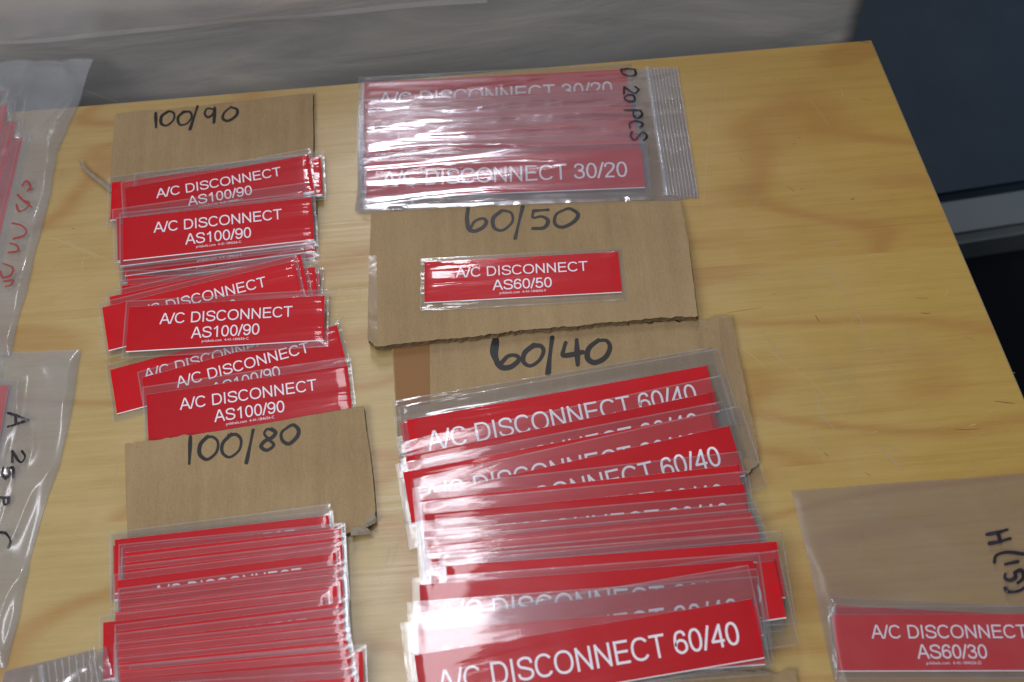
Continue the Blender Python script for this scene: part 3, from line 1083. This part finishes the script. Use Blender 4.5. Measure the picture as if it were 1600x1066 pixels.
def label_thing(kind, lines, code, shift, variant, matrix, label, group, crinkle=1.0):
    """sleeved_label > sleeve, plate > lettering. SHIFT: how far the plate sits from the back seam and sideways."""
    sw, sh, pw, ph = kind['sw'], kind['sh'], kind['pw'], kind['ph']
    back, side = shift
    py1 = sh / 2 - back
    py0 = py1 - ph
    root = bpy.data.objects.new('sleeved_label', None)
    COL.objects.link(root)
    root.empty_display_size = .01
    root.matrix_world = matrix
    tag(root, label, 'label', group)
    skey = ('sleeve', sw, sh, round(back, 4), variant % 5, crinkle)
    if skey not in MESHES:
        MESHES[skey] = sleeve_mesh(sw, sh, py0, py1, pw, hash((round(sw, 4), round(back, 4))) % 1000 + variant % 5, crinkle)
    sl = link('sleeve', MESHES[skey], [M_FILM, M_SEAM, M_MARGIN], root)
    pkey = ('plate', pw, ph)
    if pkey not in MESHES:
        MESHES[pkey] = plate_mesh(pw, ph)
    p = link('plate', MESHES[pkey], [M_RED, M_WHITE], root)
    p.location = (side, (py0 + py1) / 2, 0)
    link('lettering', letter_mesh(lines, code), [M_LETTER], p)
    return root


def settle(kind, mode, l, r, shift, lim=.38):
    """Where a label whose back edge is seen from pixel l to pixel r comes to rest."""
    sw, sh, pw = kind['sw'], kind['sh'], kind['pw']
    back, side = shift
    pl = (.002, 0, 0)
    for _ in range(4):
        a, b = on_plane(*l, pl), on_plane(*r, pl)
        d = (b - a)
        d = d / np.linalg.norm(d)
        n = np.array([-pl[1], -pl[2], 1.0])
        n /= np.linalg.norm(n)
        y = np.cross(n, d)
        mid = (a + b) / 2
        if mode == 'P':
            mid = mid + y * back - d * side
        elif mode == 'PR':      # only the right corner of the plate is trusted
            mid = b - d * (pw / 2 + side) + y * back
        elif mode == 'PL':
            mid = a + d * (pw / 2 - side) + y * back
        elif mode == 'SR':
            mid = b - d * (sw / 2)
        elif mode == 'SL':
            mid = a + d * (sw / 2)
        c = mid - y * sh / 2
        poly = [c - d * sw / 2 - y * sh / 2, c + d * sw / 2 - y * sh / 2, c + d * sw / 2 + y * sh / 2, c - d * sw / 2 + y * sh / 2]
        q = rest(poly, lim)
        pl = (q[0] + .00012, q[1], q[2])
    c[2] = pl[0] + pl[1] * c[0] + pl[2] * c[1]
    n = np.array([-pl[1], -pl[2], 1.0])
    n /= np.linalg.norm(n)
    d = d - n * np.dot(d, n)
    d /= np.linalg.norm(d)
    y = np.cross(n, d)
    M = Matrix(((d[0], y[0], n[0], c[0]), (d[1], y[1], n[1], c[1]), (d[2], y[2], n[2], c[2]), (0, 0, 0, 1)))
    # the plate carries the load, the sleeve's free margin bends
    w2, h1, h2 = pw / 2 + .0008, sh / 2 - back + .0015, -(sh / 2 - back - kind['ph']) + .0015
    core = [c - d * w2 - y * h2, c + d * w2 - y * h2, c + d * w2 + y * h1, c - d * w2 + y * h1]
    deposit(core, pl, kind.get('thick', THICK))
    deposit(poly, pl, .0003)
    return M


ORD = ['', 'second', 'third', 'fourth', 'fifth', 'sixth', 'seventh', 'eighth', 'ninth', 'tenth', 'eleventh', 'twelfth', 'thirteenth', 'fourteenth', 'fifteenth', 'sixteenth', 'seventeenth', 'eighteenth', 'nineteenth', 'twentieth', 'twenty-first', 'twenty-second', 'twenty-third', 'twenty-fourth', 'twenty-fifth']

vcount = 0


def place(kind, lines, code, rows, labels, group, crinkle=1.0):
    global vcount
    out = []
    for row, lab in zip(rows, labels):
        mode, l, r, shift = row
        M = settle(kind, mode, l, r, shift)
        vcount += 1
        out.append(label_thing(kind, lines, code, shift, vcount, M, lab, group, crinkle))
    return out


# --- the 100/90 pile
a4 = crop(120, 220, 3.636)
a5 = crop(120, 390, 3.44)
T9 = ('A/C DISCONNECT', 'AS100/90')
d3 = (.0036, 0.0)
rows = [
    ('PL', a4(200, 240), a4(1385, 97), (.0042, 0)),                # A, two of them
    ('PR', a4(200, 235), a4(1385, 96), (.0042, 0)),
    ('P', a4(275, 270), a4(1322, 80), (.0045, .0006)),             # B
    ('P', a4(288, 552), a4(1290, 425), (.0035, 0)),                # G lowest, its front shows
    ('P', a4(300, 524), a4(1300, 396), (.0035, 0)),                # F
    ('S', a4(212, 388), a4(1290, 238), (.0062, 0)),                # C
    ('P', a4(222, 474), a4(1335, 340), (.0040, 0)),                # D
    ('P', a4(263, 440), a4(1335, 324), (.0034, 0)),                # E
]
lab = ['red label whose blank left end sticks out on the 100/90 card',
       'red AS100/90 label at the back, its blank right end beside the tilted one',
       'tilted red AS100/90 label at the back, just below the handwritten 100/90',
       'label under the straight AS100/90 one, its thin front edge the lowest of that bundle',
       'red label in that bundle whose front edge shows just above the lowest edge',
       'label under the straight AS100/90 one, its sleeve reaching back over the tilted label',
       'red AS100/90 label directly under the straight one, its left end sticking out',
       'straight, fully readable red AS100/90 label on top of the second bundle from the back']
place(AS, T9, 'C', rows, lab, 'red AS100/90 labels in the left pile', .4)

# thin torn strip that pokes out from under the pile
def build_strip():
    pts = [(362, 735), (385, 768), (430, 805), (505, 862)]
    V, Fc = [], []
    tp = catmull([on_plane(*c1(*p))[:2] for p in pts], 6)
    ribbon(V, Fc, tp, .0022, 0, 0, wfun=lambda t: .5 + t * .6)
    n = len(V)
    top = [(x, y, .0022 + .001 * (1 - i / n) + .0004 * math.sin(i)) for i, (x, y, z) in enumerate(V)]
    low = [(x, y, z - .0006) for x, y, z in top]
    F2 = list(Fc) + [tuple(reversed([k + n for k in f])) for f in Fc]
    m = n // 2
    for i in range(m - 1):
        F2.append((2 * i, 2 * i + 2, n + 2 * i + 2, n + 2 * i))
        F2.append((2 * i + 3, 2 * i + 1, n + 2 * i + 1, n + 2 * i + 3))
    o = link('torn_strip', mesh('torn_strip', top + low, F2), [M_CARDGREY])
    tag(o, 'thin grey torn cardboard strip poking out left of the back pile of labels', 'cardboard strip')


build_strip()

rows = [
    ('PR', (198, 432), a5(1306, 126), (.0035, 0)),               # H1 turned clockwise underneath
    ('PR', (198, 446), a5(1280, 96), (.0035, 0)),                # H2
    ('P', a5(168, 258), a5(1213, 26), (.0034, 0)),                 # I1
    ('P', a5(131, 315), a5(1172, 62), (.0034, 0)),                 # I2
    ('P', a5(182, 648), a5(1222, 372), (.0036, 0)),                # J1
    ('P', a5(352, 690), a5(1398, 408), (.0040, 0)),                # J2
    ('P', a5(272, 311), a5(1345, 252), (.0038, 0)),                # I3
    ('P', a5(366, 782), a5(1465, 622), (.0046, 0)),                # J3
]
lab = ['red label turned clockwise under the middle fan, its right end showing farthest right',
       'label under the middle fan, a narrow bit of its right end beside the tilted one',
       'steeply tilted red label at the back of the middle fan, covered by another tilted one',
       'steeply tilted red label whose blank end sticks out left of the middle straight one',
       'tilted red label whose blank left corner sticks out left of the front label',
       'tilted red label right behind the front label that the 100/80 card covers',
       'fully readable red AS100/90 label lying across tilted ones halfway down the left pile',
       'fully readable red label at the front, its lower edge under the 100/80 card']
place(AS, T9, 'C', rows, lab, 'red AS100/90 labels in the left pile', .4)

# --- the 100/80 card lies over the front of that pile
c4 = crop(0, 373, 2.857)
o, pl, M = card([(195, 694), (300, 680), (420, 661), (568, 634), (572, 668), (581, 730), (587, 800), (585, 816), (566, 826), (520, 838), (200, 850), (197, 800)],
                'brown cardboard card marked 100/80 with a torn lower right corner', .0030, (0, 7, 8, 9), .0006, 13,
                S(c4, [(850, 885), (848, 940), (845, 1005)], [(927, 884), (895, 918), (892, 963), (925, 986), (965, 955), (973, 910), (950, 886), (918, 888)],
                  [(1032, 874), (995, 913), (993, 955), (1025, 976), (1067, 945), (1076, 900), (1055, 875), (1022, 879)], [(1130, 855), (1116, 925), (1100, 1000)],
                  [(1224, 862), (1195, 850), (1180, 872), (1202, 898), (1222, 922), (1192, 945), (1166, 930), (1180, 906), (1215, 888), (1230, 866), (1212, 850)],
                  [(1292, 838), (1258, 865), (1260, 900), (1290, 916), (1325, 886), (1333, 855), (1310, 832), (1284, 842)]), .0019)


def curl(px_list, pl, seed, parent):
    """A torn flap of liner paper curling up off a card's corner."""
    P = [np.array(on_plane(x, y, pl)) for x, y in px_list]
    r = random.Random(seed)
    V, Fc = [], []
    nu, nv = 7, 4
    for i in range(nu):
        for j in range(nv):
            s, t = i / (nu - 1), j / (nv - 1)
            p = (P[0] * (1 - s) + P[1] * s) * (1 - t) + (P[3] * (1 - s) + P[2] * s) * t
            V.append((p[0], p[1], p[2] + .0004 + .0016 * math.sin(t * 2.6 + s) * t + r.uniform(-.0003, .0003)))
    for i in range(nu - 1):
        for j in range(nv - 1):
            k = i * nv + j
            Fc.append((k, k + nv, k + nv + 1, k + 1))
    me = mesh('torn_flap', V, Fc)
    me.transform(parent.matrix_world.inverted())
    o = link('torn_flap', me, [M_CARDGREY], parent)
    s = o.modifiers.new('Solidify', 'SOLIDIFY')
    s.thickness = .0004
    return o


g6 = crop(150, 780, 3.636)
curl([g6(1450, 165), g6(1530, 160), g6(1575, 195), g6(1450, 215)], pl, 3, o)
curl([g6(1530, 130), g6(1585, 75), g6(1595, 130), g6(1540, 165)], pl, 4, o)

# --- the 100/80 pile: a tight fan
T8 = ('A/C DISCONNECT', 'AS100/80')
q5 = crop(150, 770, 7.25)
q6 = crop(370, 770, 7.25)
q7 = crop(150, 910, 6.832)
q8 = crop(370, 910, 6.832)
rows = [
    ('S', q5(110, 455), q6(1095, 118), (.0068, 0)),
    ('P', q5(155, 540), q6(1105, 252), (.0026, 0)),
    ('S', q5(260, 585), q6(1190, 340), (.0016, 0)),
    ('P', q5(245, 690), q6(1275, 400), (.0026, 0)),
    ('P', q5(245, 805), q6(1270, 495), (.0030, 0)),
    ('P', q5(250, 890), q6(1270, 590), (.0024, .0006)),
    ('P', q5(190, 1000), q6(1180, 675), (.0030, 0)),
    ('P', q7(165, 125), q6(1280, 800), (.0022, -.0006)),
    ('P', q7(170, 178), q6(1280, 885), (.0024, 0)),
    ('P', q7(180, 262), q8(1215, -40), (.0030, 0)),
    ('P', q7(190, 326), q8(1090, 38), (.0022, .0006)),
    ('PL', q7(80, 430), q8(1215, 130), (.0034, 0)),
    ('P', q7(155, 530), q8(1215, 210), (.0030, 0)),
    ('P', q7(160, 640), q8(1225, 335), (.0036, 0)),
    ('P', q7(160, 710), q8(1210, 435), (.0024, 0)),
    ('P', q7(165, 800), q8(1250, 525), (.0030, 0)),
    ('P', q7(175, 868), q8(1270, 610), (.0024, 0)),
    ('PR', q7(255, 970), q8(1345, 738), (.0030, .0004)),
    ('P', q7(190, 950), q8(1270, 708), (.0024, 0)),
    ('P', q7(210, 1035), q8(1280, 808), (.0028, 0)),
    ('P', q7(215, 1110), q8(1280, 925), (.0026, 0)),
    ('P', q7(220, 1180), q8(1320, 1010), (.0030, 0)),
]
lab = ['label farthest back in the tight stack, its clear sleeve edge on the 100/80 card']
for k in range(1, len(rows)):
    lab.append('%s red label forward from the 100/80 card in the tight stack' % ORD[k])
place(AS, T8, 'B', rows, lab, 'red AS100/80 labels stacked below the 100/80 card', .15)

# --- single label on the 60/50 card
place(AS, ('A/C DISCONNECT', 'AS60/50'), 'F', [('P', c5(285, 252), c5(968, 215), (.0026, 0))], ['single red AS60/50 label lying alone on the 60/50 card'], None, 1.4)

# --- bottom card whose corner shows under the front of the 60/40 pile
card([(955, 1074), (1010, 1062), (1110, 1052), (1180, 1050), (1243, 1046), (1252, 1110), (1260, 1190), (950, 1200)],
     'brown cardboard with a torn edge sticking out under the front of the 60/40 pile', .0028, (0, 1, 2, 3), .0012, 21)

# --- the 60/40 pile
m7 = crop(600, 540, 2.5)
T6 = ('A/C DISCONNECT 60/40',)
h1 = crop(600, 680, 5.0)
h2 = crop(920, 680, 5.0)
h3 = crop(600, 853, 5.0)
h4 = crop(920, 853, 5.0)
rows = [
    ('S', m7(25, 218), m7(1285, 5), (.0125, -.001)),
    ('P', m7(100, 290), m7(1247, 82), (.0085, 0)),
    ('S', m7(64, 378), m7(1305, 118), (.0080, .001)),
    ('S', m7(62, 460), m7(1312, 219), (.0050, 0)),
    ('P', m7(167, 582), m7(1331, 318), (.0090, 0)),
    ('P', h1(200, 522), h2(1250, 225), (.0068, .0005)),
    ('P', h1(195, 632), h2(1328, 370), (.0062, 0)),
    ('S', h1(255, 676), h2(1265, 450), (.0052, 0)),
    ('S', h1(285, 750), h2(1300, 520), (.0050, 0)),
    ('S', h1(250, 810), h2(1370, 565), (.0038, 0)),
    ('S', h1(262, 880), h2(1385, 628), (.0044, .0006)),
    ('S', h1(245, 935), h2(1440, 690), (.0030, 0)),
    ('S', h1(300, 1000), h2(1400, 755), (.0085, 0)),
    ('S', h1(275, 1050), h2(1425, 800), (.0040, 0)),
    ('PR', (650, 888), h2(1465, 832), (.0050, 0)),
    ('PR', (910, 918), h4(1445, 115), (.0045, 0)),
    ('S', h3(300, 245), h4(1250, 55), (.0034, 0)),
    ('PR', (880, 940), h4(1275, 240), (.0034, .0006)),
    ('S', h3(160, 440), h4(1342, 235), (.0125, .001)),
    ('S', h3(200, 590), h4(1170, 160), (.0150, .0012)),
]
lab = ['rearmost label of the large 60/40 pile, its clear sleeve reaching over the card',
       'second label from the back of the 60/40 pile, its lettering nearly whole',
       'label whose sleeve edge crosses the readable lettering at the back of the 60/40 pile',
       'tilted label right behind the one with a readable 60/40 halfway up its pile',
       'tilted red label with a large readable 60/40 halfway up its pile']
for k in range(5, 16):
    lab.append('%s red label counting forward from the 60/40 card in the large shiny pile' % ORD[k])
lab += ['label with cut-off A/C DISCONNECT near the front left of the 60/40 pile',
        'label between the cut-off A/C DISCONNECT and the front of the 60/40 pile',
        'label under the frontmost 60/40 one, its right end sticking out',
        'frontmost tilted label on top of the 60/40 pile, with a shiny left half']
LONGW = dict(LONG, sw=.1630)
g60 = 'red A/C DISCONNECT 60/40 labels in the large pile'
rows[:5] = [(m_, l_, r_, (sh_[0], -.0029)) for m_, l_, r_, sh_ in rows[:5]]
place(LONGW, T6, 'E', rows[:5], lab[:5], g60, 1.3)
place(LONG, T6, 'E', rows[5:], lab[5:], g60, 1.3)

# --- labels inside the zip bag at the back
z2 = crop(520, 60, 2.665)
T3 = ('A/C DISCONNECT 30/20',)
rows = [('P', z2(137, 186), z2(1216, 131), (.0045, 0))]
for yl, yr, xr in ((268, 212, 1222), (298, 245, 1228), (326, 275, 1232), (352, 300, 1240), (378, 328, 1245), (404, 352, 1252), (432, 385, 1262), (462, 418, 1275)):
    rows.append(('P', z2(140, yl), z2(xr, yr), (.0045, 0)))
rows.append(('P', z2(145, 507), z2(1285, 460), (.0045, 0)))
lab = ['red 30/20 label at the back inside the clear zip bag, its lettering cut off']
for k in range(1, 9):
    lab.append('%s red label from the back inside the clear zip bag above the 60/50 card' % ORD[k])
lab.append('front red A/C DISCONNECT 30/20 label inside the clear zip bag, fully readable')
place(LONGB, T3, 'G', rows, lab, 'red A/C DISCONNECT 30/20 labels in the zip bag')

# --- labels inside the bag at the right
x1 = crop(1180, 720, 3.08)
place(AS, ('A/C DISCONNECT', 'AS60/30'), 'D', [('PL', x1(385, 697), x1(1294, 742), (.0040, 0)), ('PL', x1(370, 742), x1(1294, 738), (.0040, 0))],
      ['red label partly hidden behind the AS60/30 label inside the dull bag at the right', 'red AS60/30 label readable through the dull bag at the right'], 'red AS60/30 labels in the right bag')

# --- labels inside the two bags at the left, standing with their length away from the camera
def upright_labels(specs, lines, code, labels, group):
    for (l, r, kind), lb in zip(specs, labels):
        M = settle(kind, 'S', l, r, (.0045, 0))
        global vcount
        vcount += 1
        label_thing(kind, lines, code, (.0045, 0), vcount, M, lb, group)


# back edge runs from far to near: the label reads from the far end
upright_labels([((52, 200), (-40, 600), LONGB), ((42, 172), (-56, 575), LONGB), ((30, 146), (-72, 545), LONGB), ((19, 126), (-90, 520), LONGB)], T3, 'G',
               ['outermost red label near the red handwriting in the milky bag at the back left',
                'red label beside the outermost one in the milky bag at the back left', 'red label under the topmost one in the milky bag at the back left',
                'topmost red label, nearest the left edge, in the milky bag at the back left'],
               'red labels in the back left bag')
upright_labels([((6, 574), (-34, 860), AS), ((20, 650), (-44, 1010), LONGB)], T9, 'C',
               ['bright red label end at the left edge in the lower left bag', 'red label seen as a pale stripe under the black writing in the lower left bag'],
               'red labels in the lower left bag')


# ------------------------------------------------------------------ plastic bags draped over what they hold
def blur(A, n):
    B = A.copy()
    for _ in range(n):
        P = np.pad(B, 1, mode='edge')
        B = (P[:-2, 1:-1] + P[2:, 1:-1] + P[1:-1, :-2] + P[1:-1, 2:] + P[1:-1, 1:-1]) / 5
    return B


def draped(left, right, nu, nv, material, wrinkle, seed, puff=.0012, name='bag_film', blurs=5, edge_lift=.0003):
    """Upper film lofted between two polylines (picture pixels, far to near) and laid over the height field."""
    H = HF.copy()
    D = H.copy()
    for _ in range(2):
        P = np.pad(D, 1, mode='edge')
        D = np.maximum.reduce([P[:-2, 1:-1], P[2:, 1:-1], P[1:-1, :-2], P[1:-1, 2:], D])
    Sm = np.maximum(blur(D, blurs), H) + .0004

    def resample(pl, n):
        pl = [np.array(p, float) for p in pl]
        d = [0]
        for a, b in zip(pl, pl[1:]):
            d.append(d[-1] + np.linalg.norm(b - a))
        out = []
        for i in range(n + 1):
            t = d[-1] * i / n
            k = max(j for j in range(len(d)) if d[j] <= t + 1e-9)
            k = min(k, len(pl) - 2)
            f = (t - d[k]) / (d[k + 1] - d[k])
            out.append(pl[k] * (1 - f) + pl[k + 1] * f)
        return out
    LL, RR = resample(left, nv), resample(right, nv)
    sx, sy, amp = wrinkle

    def zf(x, y):
        base = hf_at(x, y, Sm)
        w = noise.noise((x * sx, y * sy, seed)) * .6 + noise.noise((x * sx * 2.3 + 5, y * sy * 2.1, seed + 4)) * .4
        ridge = (1 - abs(noise.noise((x * sx * 1.3 + 9, y * sy * 1.3, seed + 8))) * 2) ** 3
        return base + puff * .3 + amp * max(w + .35, -.1) + amp * .8 * max(ridge, 0)
    V, Fc = [], []
    for j in range(nv + 1):
        for i in range(nu + 1):
            p = LL[j] * (1 - i / nu) + RR[j] * (i / nu)
            z = .002
            for _ in range(3):
                g = on_plane(p[0], p[1], (z, 0, 0))
                z = zf(g[0], g[1])
            e = min(i, nu - i, j, nv - j)
            g = on_plane(p[0], p[1], (z, 0, 0))
            if e < 3:
                z = z * (.35 + .65 * e / 3) + hf_at(g[0], g[1]) * (.65 - .65 * e / 3) + edge_lift
            V.append((g[0], g[1], z))
    for j in range(nv):
        for i in range(nu):
            k = j * (nu + 1) + i
            Fc.append((k + nu + 1, k + nu + 2, k + 1, k))
    return V, Fc, zf


def bag(left, right, nu, nv, material, wrinkle, seed, label, **kw):
    V, Fc, zf = draped(left, right, nu, nv, material, wrinkle, seed, **kw)
    # seam strip round the edge
    idx = []
    for j in range(nv):
        for i in range(nu):
            idx.append(0)
    # the lower film, close to the board
    n0 = len(V)
    for k in range(n0):
        x, y, z = V[k]
        V.append((x, y, min(max(.0003, z * .1), z - .0001)))
    for f in list(Fc):
        Fc.append(tuple(reversed([q + n0 for q in f])))
        idx.append(0)
    root = bpy.data.objects.new('plastic_bag', None)
    COL.objects.link(root)
    c = np.mean(np.array(V), axis=0)
    root.location = (c[0], c[1], 0)
    bpy.context.view_layer.update()
    tag(root, label, 'bag', 'clear plastic bags of labels')
    me = mesh('bag_film', [(x - c[0], y - c[1], z) for x, y, z in V], Fc, idx, smooth=True)
    o = link('bag_film', me, [material], root)
    return root, zf


def zip_strip(root, a0, b0, a1, b1, zf, n_ridges, w_main, material=M_ZIP):
    """Ridges running across a bag's mouth: from pixel line a0-b0 (the closure) towards a1-b1 (the lip)."""
    V, Fc = [], []
    for k in range(n_ridges + 1):
        t = k / max(n_ridges, 1)
        p = np.array(a0) * (1 - t) + np.array(a1) * t
        q = np.array(b0) * (1 - t) + np.array(b1) * t
        w = w_main if k == 0 else w_main * .28
        hgt = .0011 if k == 0 else .0005
        n = 24
        base = len(V)
        for i in range(n + 1):
            s = p * (1 - i / n) + q * (i / n)
            g = on_plane(s[0], s[1], (.002, 0, 0))
            z0 = zf(g[0], g[1])
            d = on_plane(q[0], q[1], (.002, 0, 0)) - on_plane(p[0], p[1], (.002, 0, 0))
            d = d / np.linalg.norm(d)
            s_ = np.array([-d[1], d[0]])
            for m in range(5):
                ph = math.pi * m / 4
                V.append((g[0] + s_[0] * math.cos(ph) * w / 2, g[1] + s_[1] * math.cos(ph) * w / 2, z0 + .0001 + hgt * math.sin(ph)))
        for i in range(n):
            for m in range(4):
                k0 = base + i * 5 + m
                Fc.append((k0, k0 + 5, k0 + 6, k0 + 1))
    me = mesh('zip_strip', V, Fc, smooth=True)
    me.transform(Matrix.Translation(root.location).inverted())
    return link('zip_strip', me, [material], root)


# zip bag of 30/20 labels
b1, zf1 = bag([(566, 127), (562, 200), (556, 290), (553, 327)], [(1057, 105), (1072, 190), (1092, 309)], 120, 90, M_BAG, (9, 70, .0007), 3.1,
              'clear zip bag of red labels with black writing behind the 60/50 card')
zip_strip(b1, (1012, 104), (1043, 306), (1058, 105), (1091, 308), zf1, 9, .0030)
handwriting(b1, S(z2, [(1199, 131), (1228, 129), (1256, 131)], [(1256, 131), (1262, 150), (1240, 158), (1210, 150), (1199, 133)],
                  [(1259, 203), (1274, 216), (1259, 230), (1243, 225), (1228, 213), (1213, 204)], [(1213, 204), (1212, 230)],
                  [(1228, 236), (1214, 249), (1232, 264), (1256, 260), (1252, 240), (1230, 236)],
                  [(1214, 300), (1250, 301), (1282, 302)], [(1282, 302), (1288, 320), (1270, 334), (1252, 322), (1252, 304)],
                  [(1280, 372), (1292, 359), (1264, 346), (1236, 354), (1238, 374)],
                  [(1296, 426), (1308, 410), (1292, 392), (1275, 406), (1258, 424), (1240, 410), (1246, 390)]), (.0, 0, 0), .0012, M_INKBAG, zf1)

# big milky bag, back left
b2, zf2 = bag([(-150, 92), (-150, 300), (-150, 575)], [(144, 89), (118, 165), (84, 236), (76, 300), (55, 380), (28, 490), (12, 550)], 60, 70, M_BAGMILK, (30, 22, .0030), 7.7,
              'large milky plastic bag with red handwriting at the back left corner of the board', puff=.004)
h2b = crop(0, 80, 2.22)
handwriting(b2, S(h2b, [(78, 468), (92, 452), (106, 470), (96, 486), (112, 478)], [(62, 500), (84, 522), (110, 542)], [(58, 534), (66, 556), (90, 548), (102, 528), (84, 520)],
                  [(44, 598), (74, 606), (92, 624), (82, 642), (48, 652)], [(36, 668), (60, 676), (62, 694), (30, 700)], [(12, 738), (44, 752), (38, 778), (10, 786), (2, 764)], [(14, 800), (44, 796), (38, 812), (20, 818)]),
            (0, 0, 0), .0012, M_REDINK, zf2)

# lower left bag
b3, zf3 = bag([(-150, 556), (-150, 800), (-150, 1075)], [(123, 543), (112, 620), (90, 720), (66, 800), (44, 880), (28, 960), (6, 1040)], 60, 80, M_BAGMILK, (34, 18, .0026), 12.3,
              'milky plastic bag with black handwriting at the left, in front of the larger milky bag', puff=.003)
h3b = crop(0, 540, 2.025)
handwriting(b3, S(h3b, [(26, 214), (58, 225), (90, 236)], [(90, 236), (58, 248), (26, 258)], [(50, 224), (50, 248)],
                  [(70, 335), (80, 352), (70, 370), (58, 364), (48, 348), (40, 336)], [(40, 336), (40, 370)],
                  [(42, 419), (42, 389), (27, 389)], [(27, 389), (30, 408), (18, 420), (8, 407), (11, 386)],
                  [(0, 482), (28, 482)], [(28, 482), (26, 500), (14, 503), (12, 484)], [(28, 640), (34, 618), (20, 596), (4, 592)]),
            (0, 0, 0), .0014, M_INKBAG, zf3)

# the mouth of another zip bag, bottom left
b4, zf4 = bag([(6, 1048), (-12, 1100), (-40, 1180)], [(165, 1009), (172, 1060), (184, 1150)], 30, 24, M_BAG, (40, 40, .0016), 21.0,
              'ribbed mouth of a clear zip bag peeking in at the bottom left corner', puff=.002)
zip_strip(b4, (64, 1040), (80, 1160), (152, 1016), (170, 1150), zf4, 8, .0030)

# dull bag at the right
b5, zf5 = bag([(1237, 765), (1262, 865), (1305, 1066), (1330, 1180)], [(1660, 735), (1680, 900), (1720, 1180)], 60, 60, M_BAGDULL, (18, 14, .0012), 31.0,
              'dull see-through bag with the AS60/30 label and black writing at the bottom right', blurs=20)
handwriting(b5, S(x1, [(1114, 356), (1160, 348), (1212, 333)], [(1126, 400), (1170, 392), (1226, 376)], [(1165, 347), (1180, 390)],
                  [(1150, 490), (1158, 458), (1210, 442), (1288, 450)], [(1202, 500), (1262, 487)], [(1202, 546), (1202, 568), (1230, 576), (1252, 560), (1246, 540)], [(1246, 540), (1278, 528), (1290, 552), (1284, 572), (1262, 590)],
                  [(1202, 615), (1216, 632), (1262, 630), (1292, 614)]), (0, 0, 0), .0017, M_INKBAG, zf5)
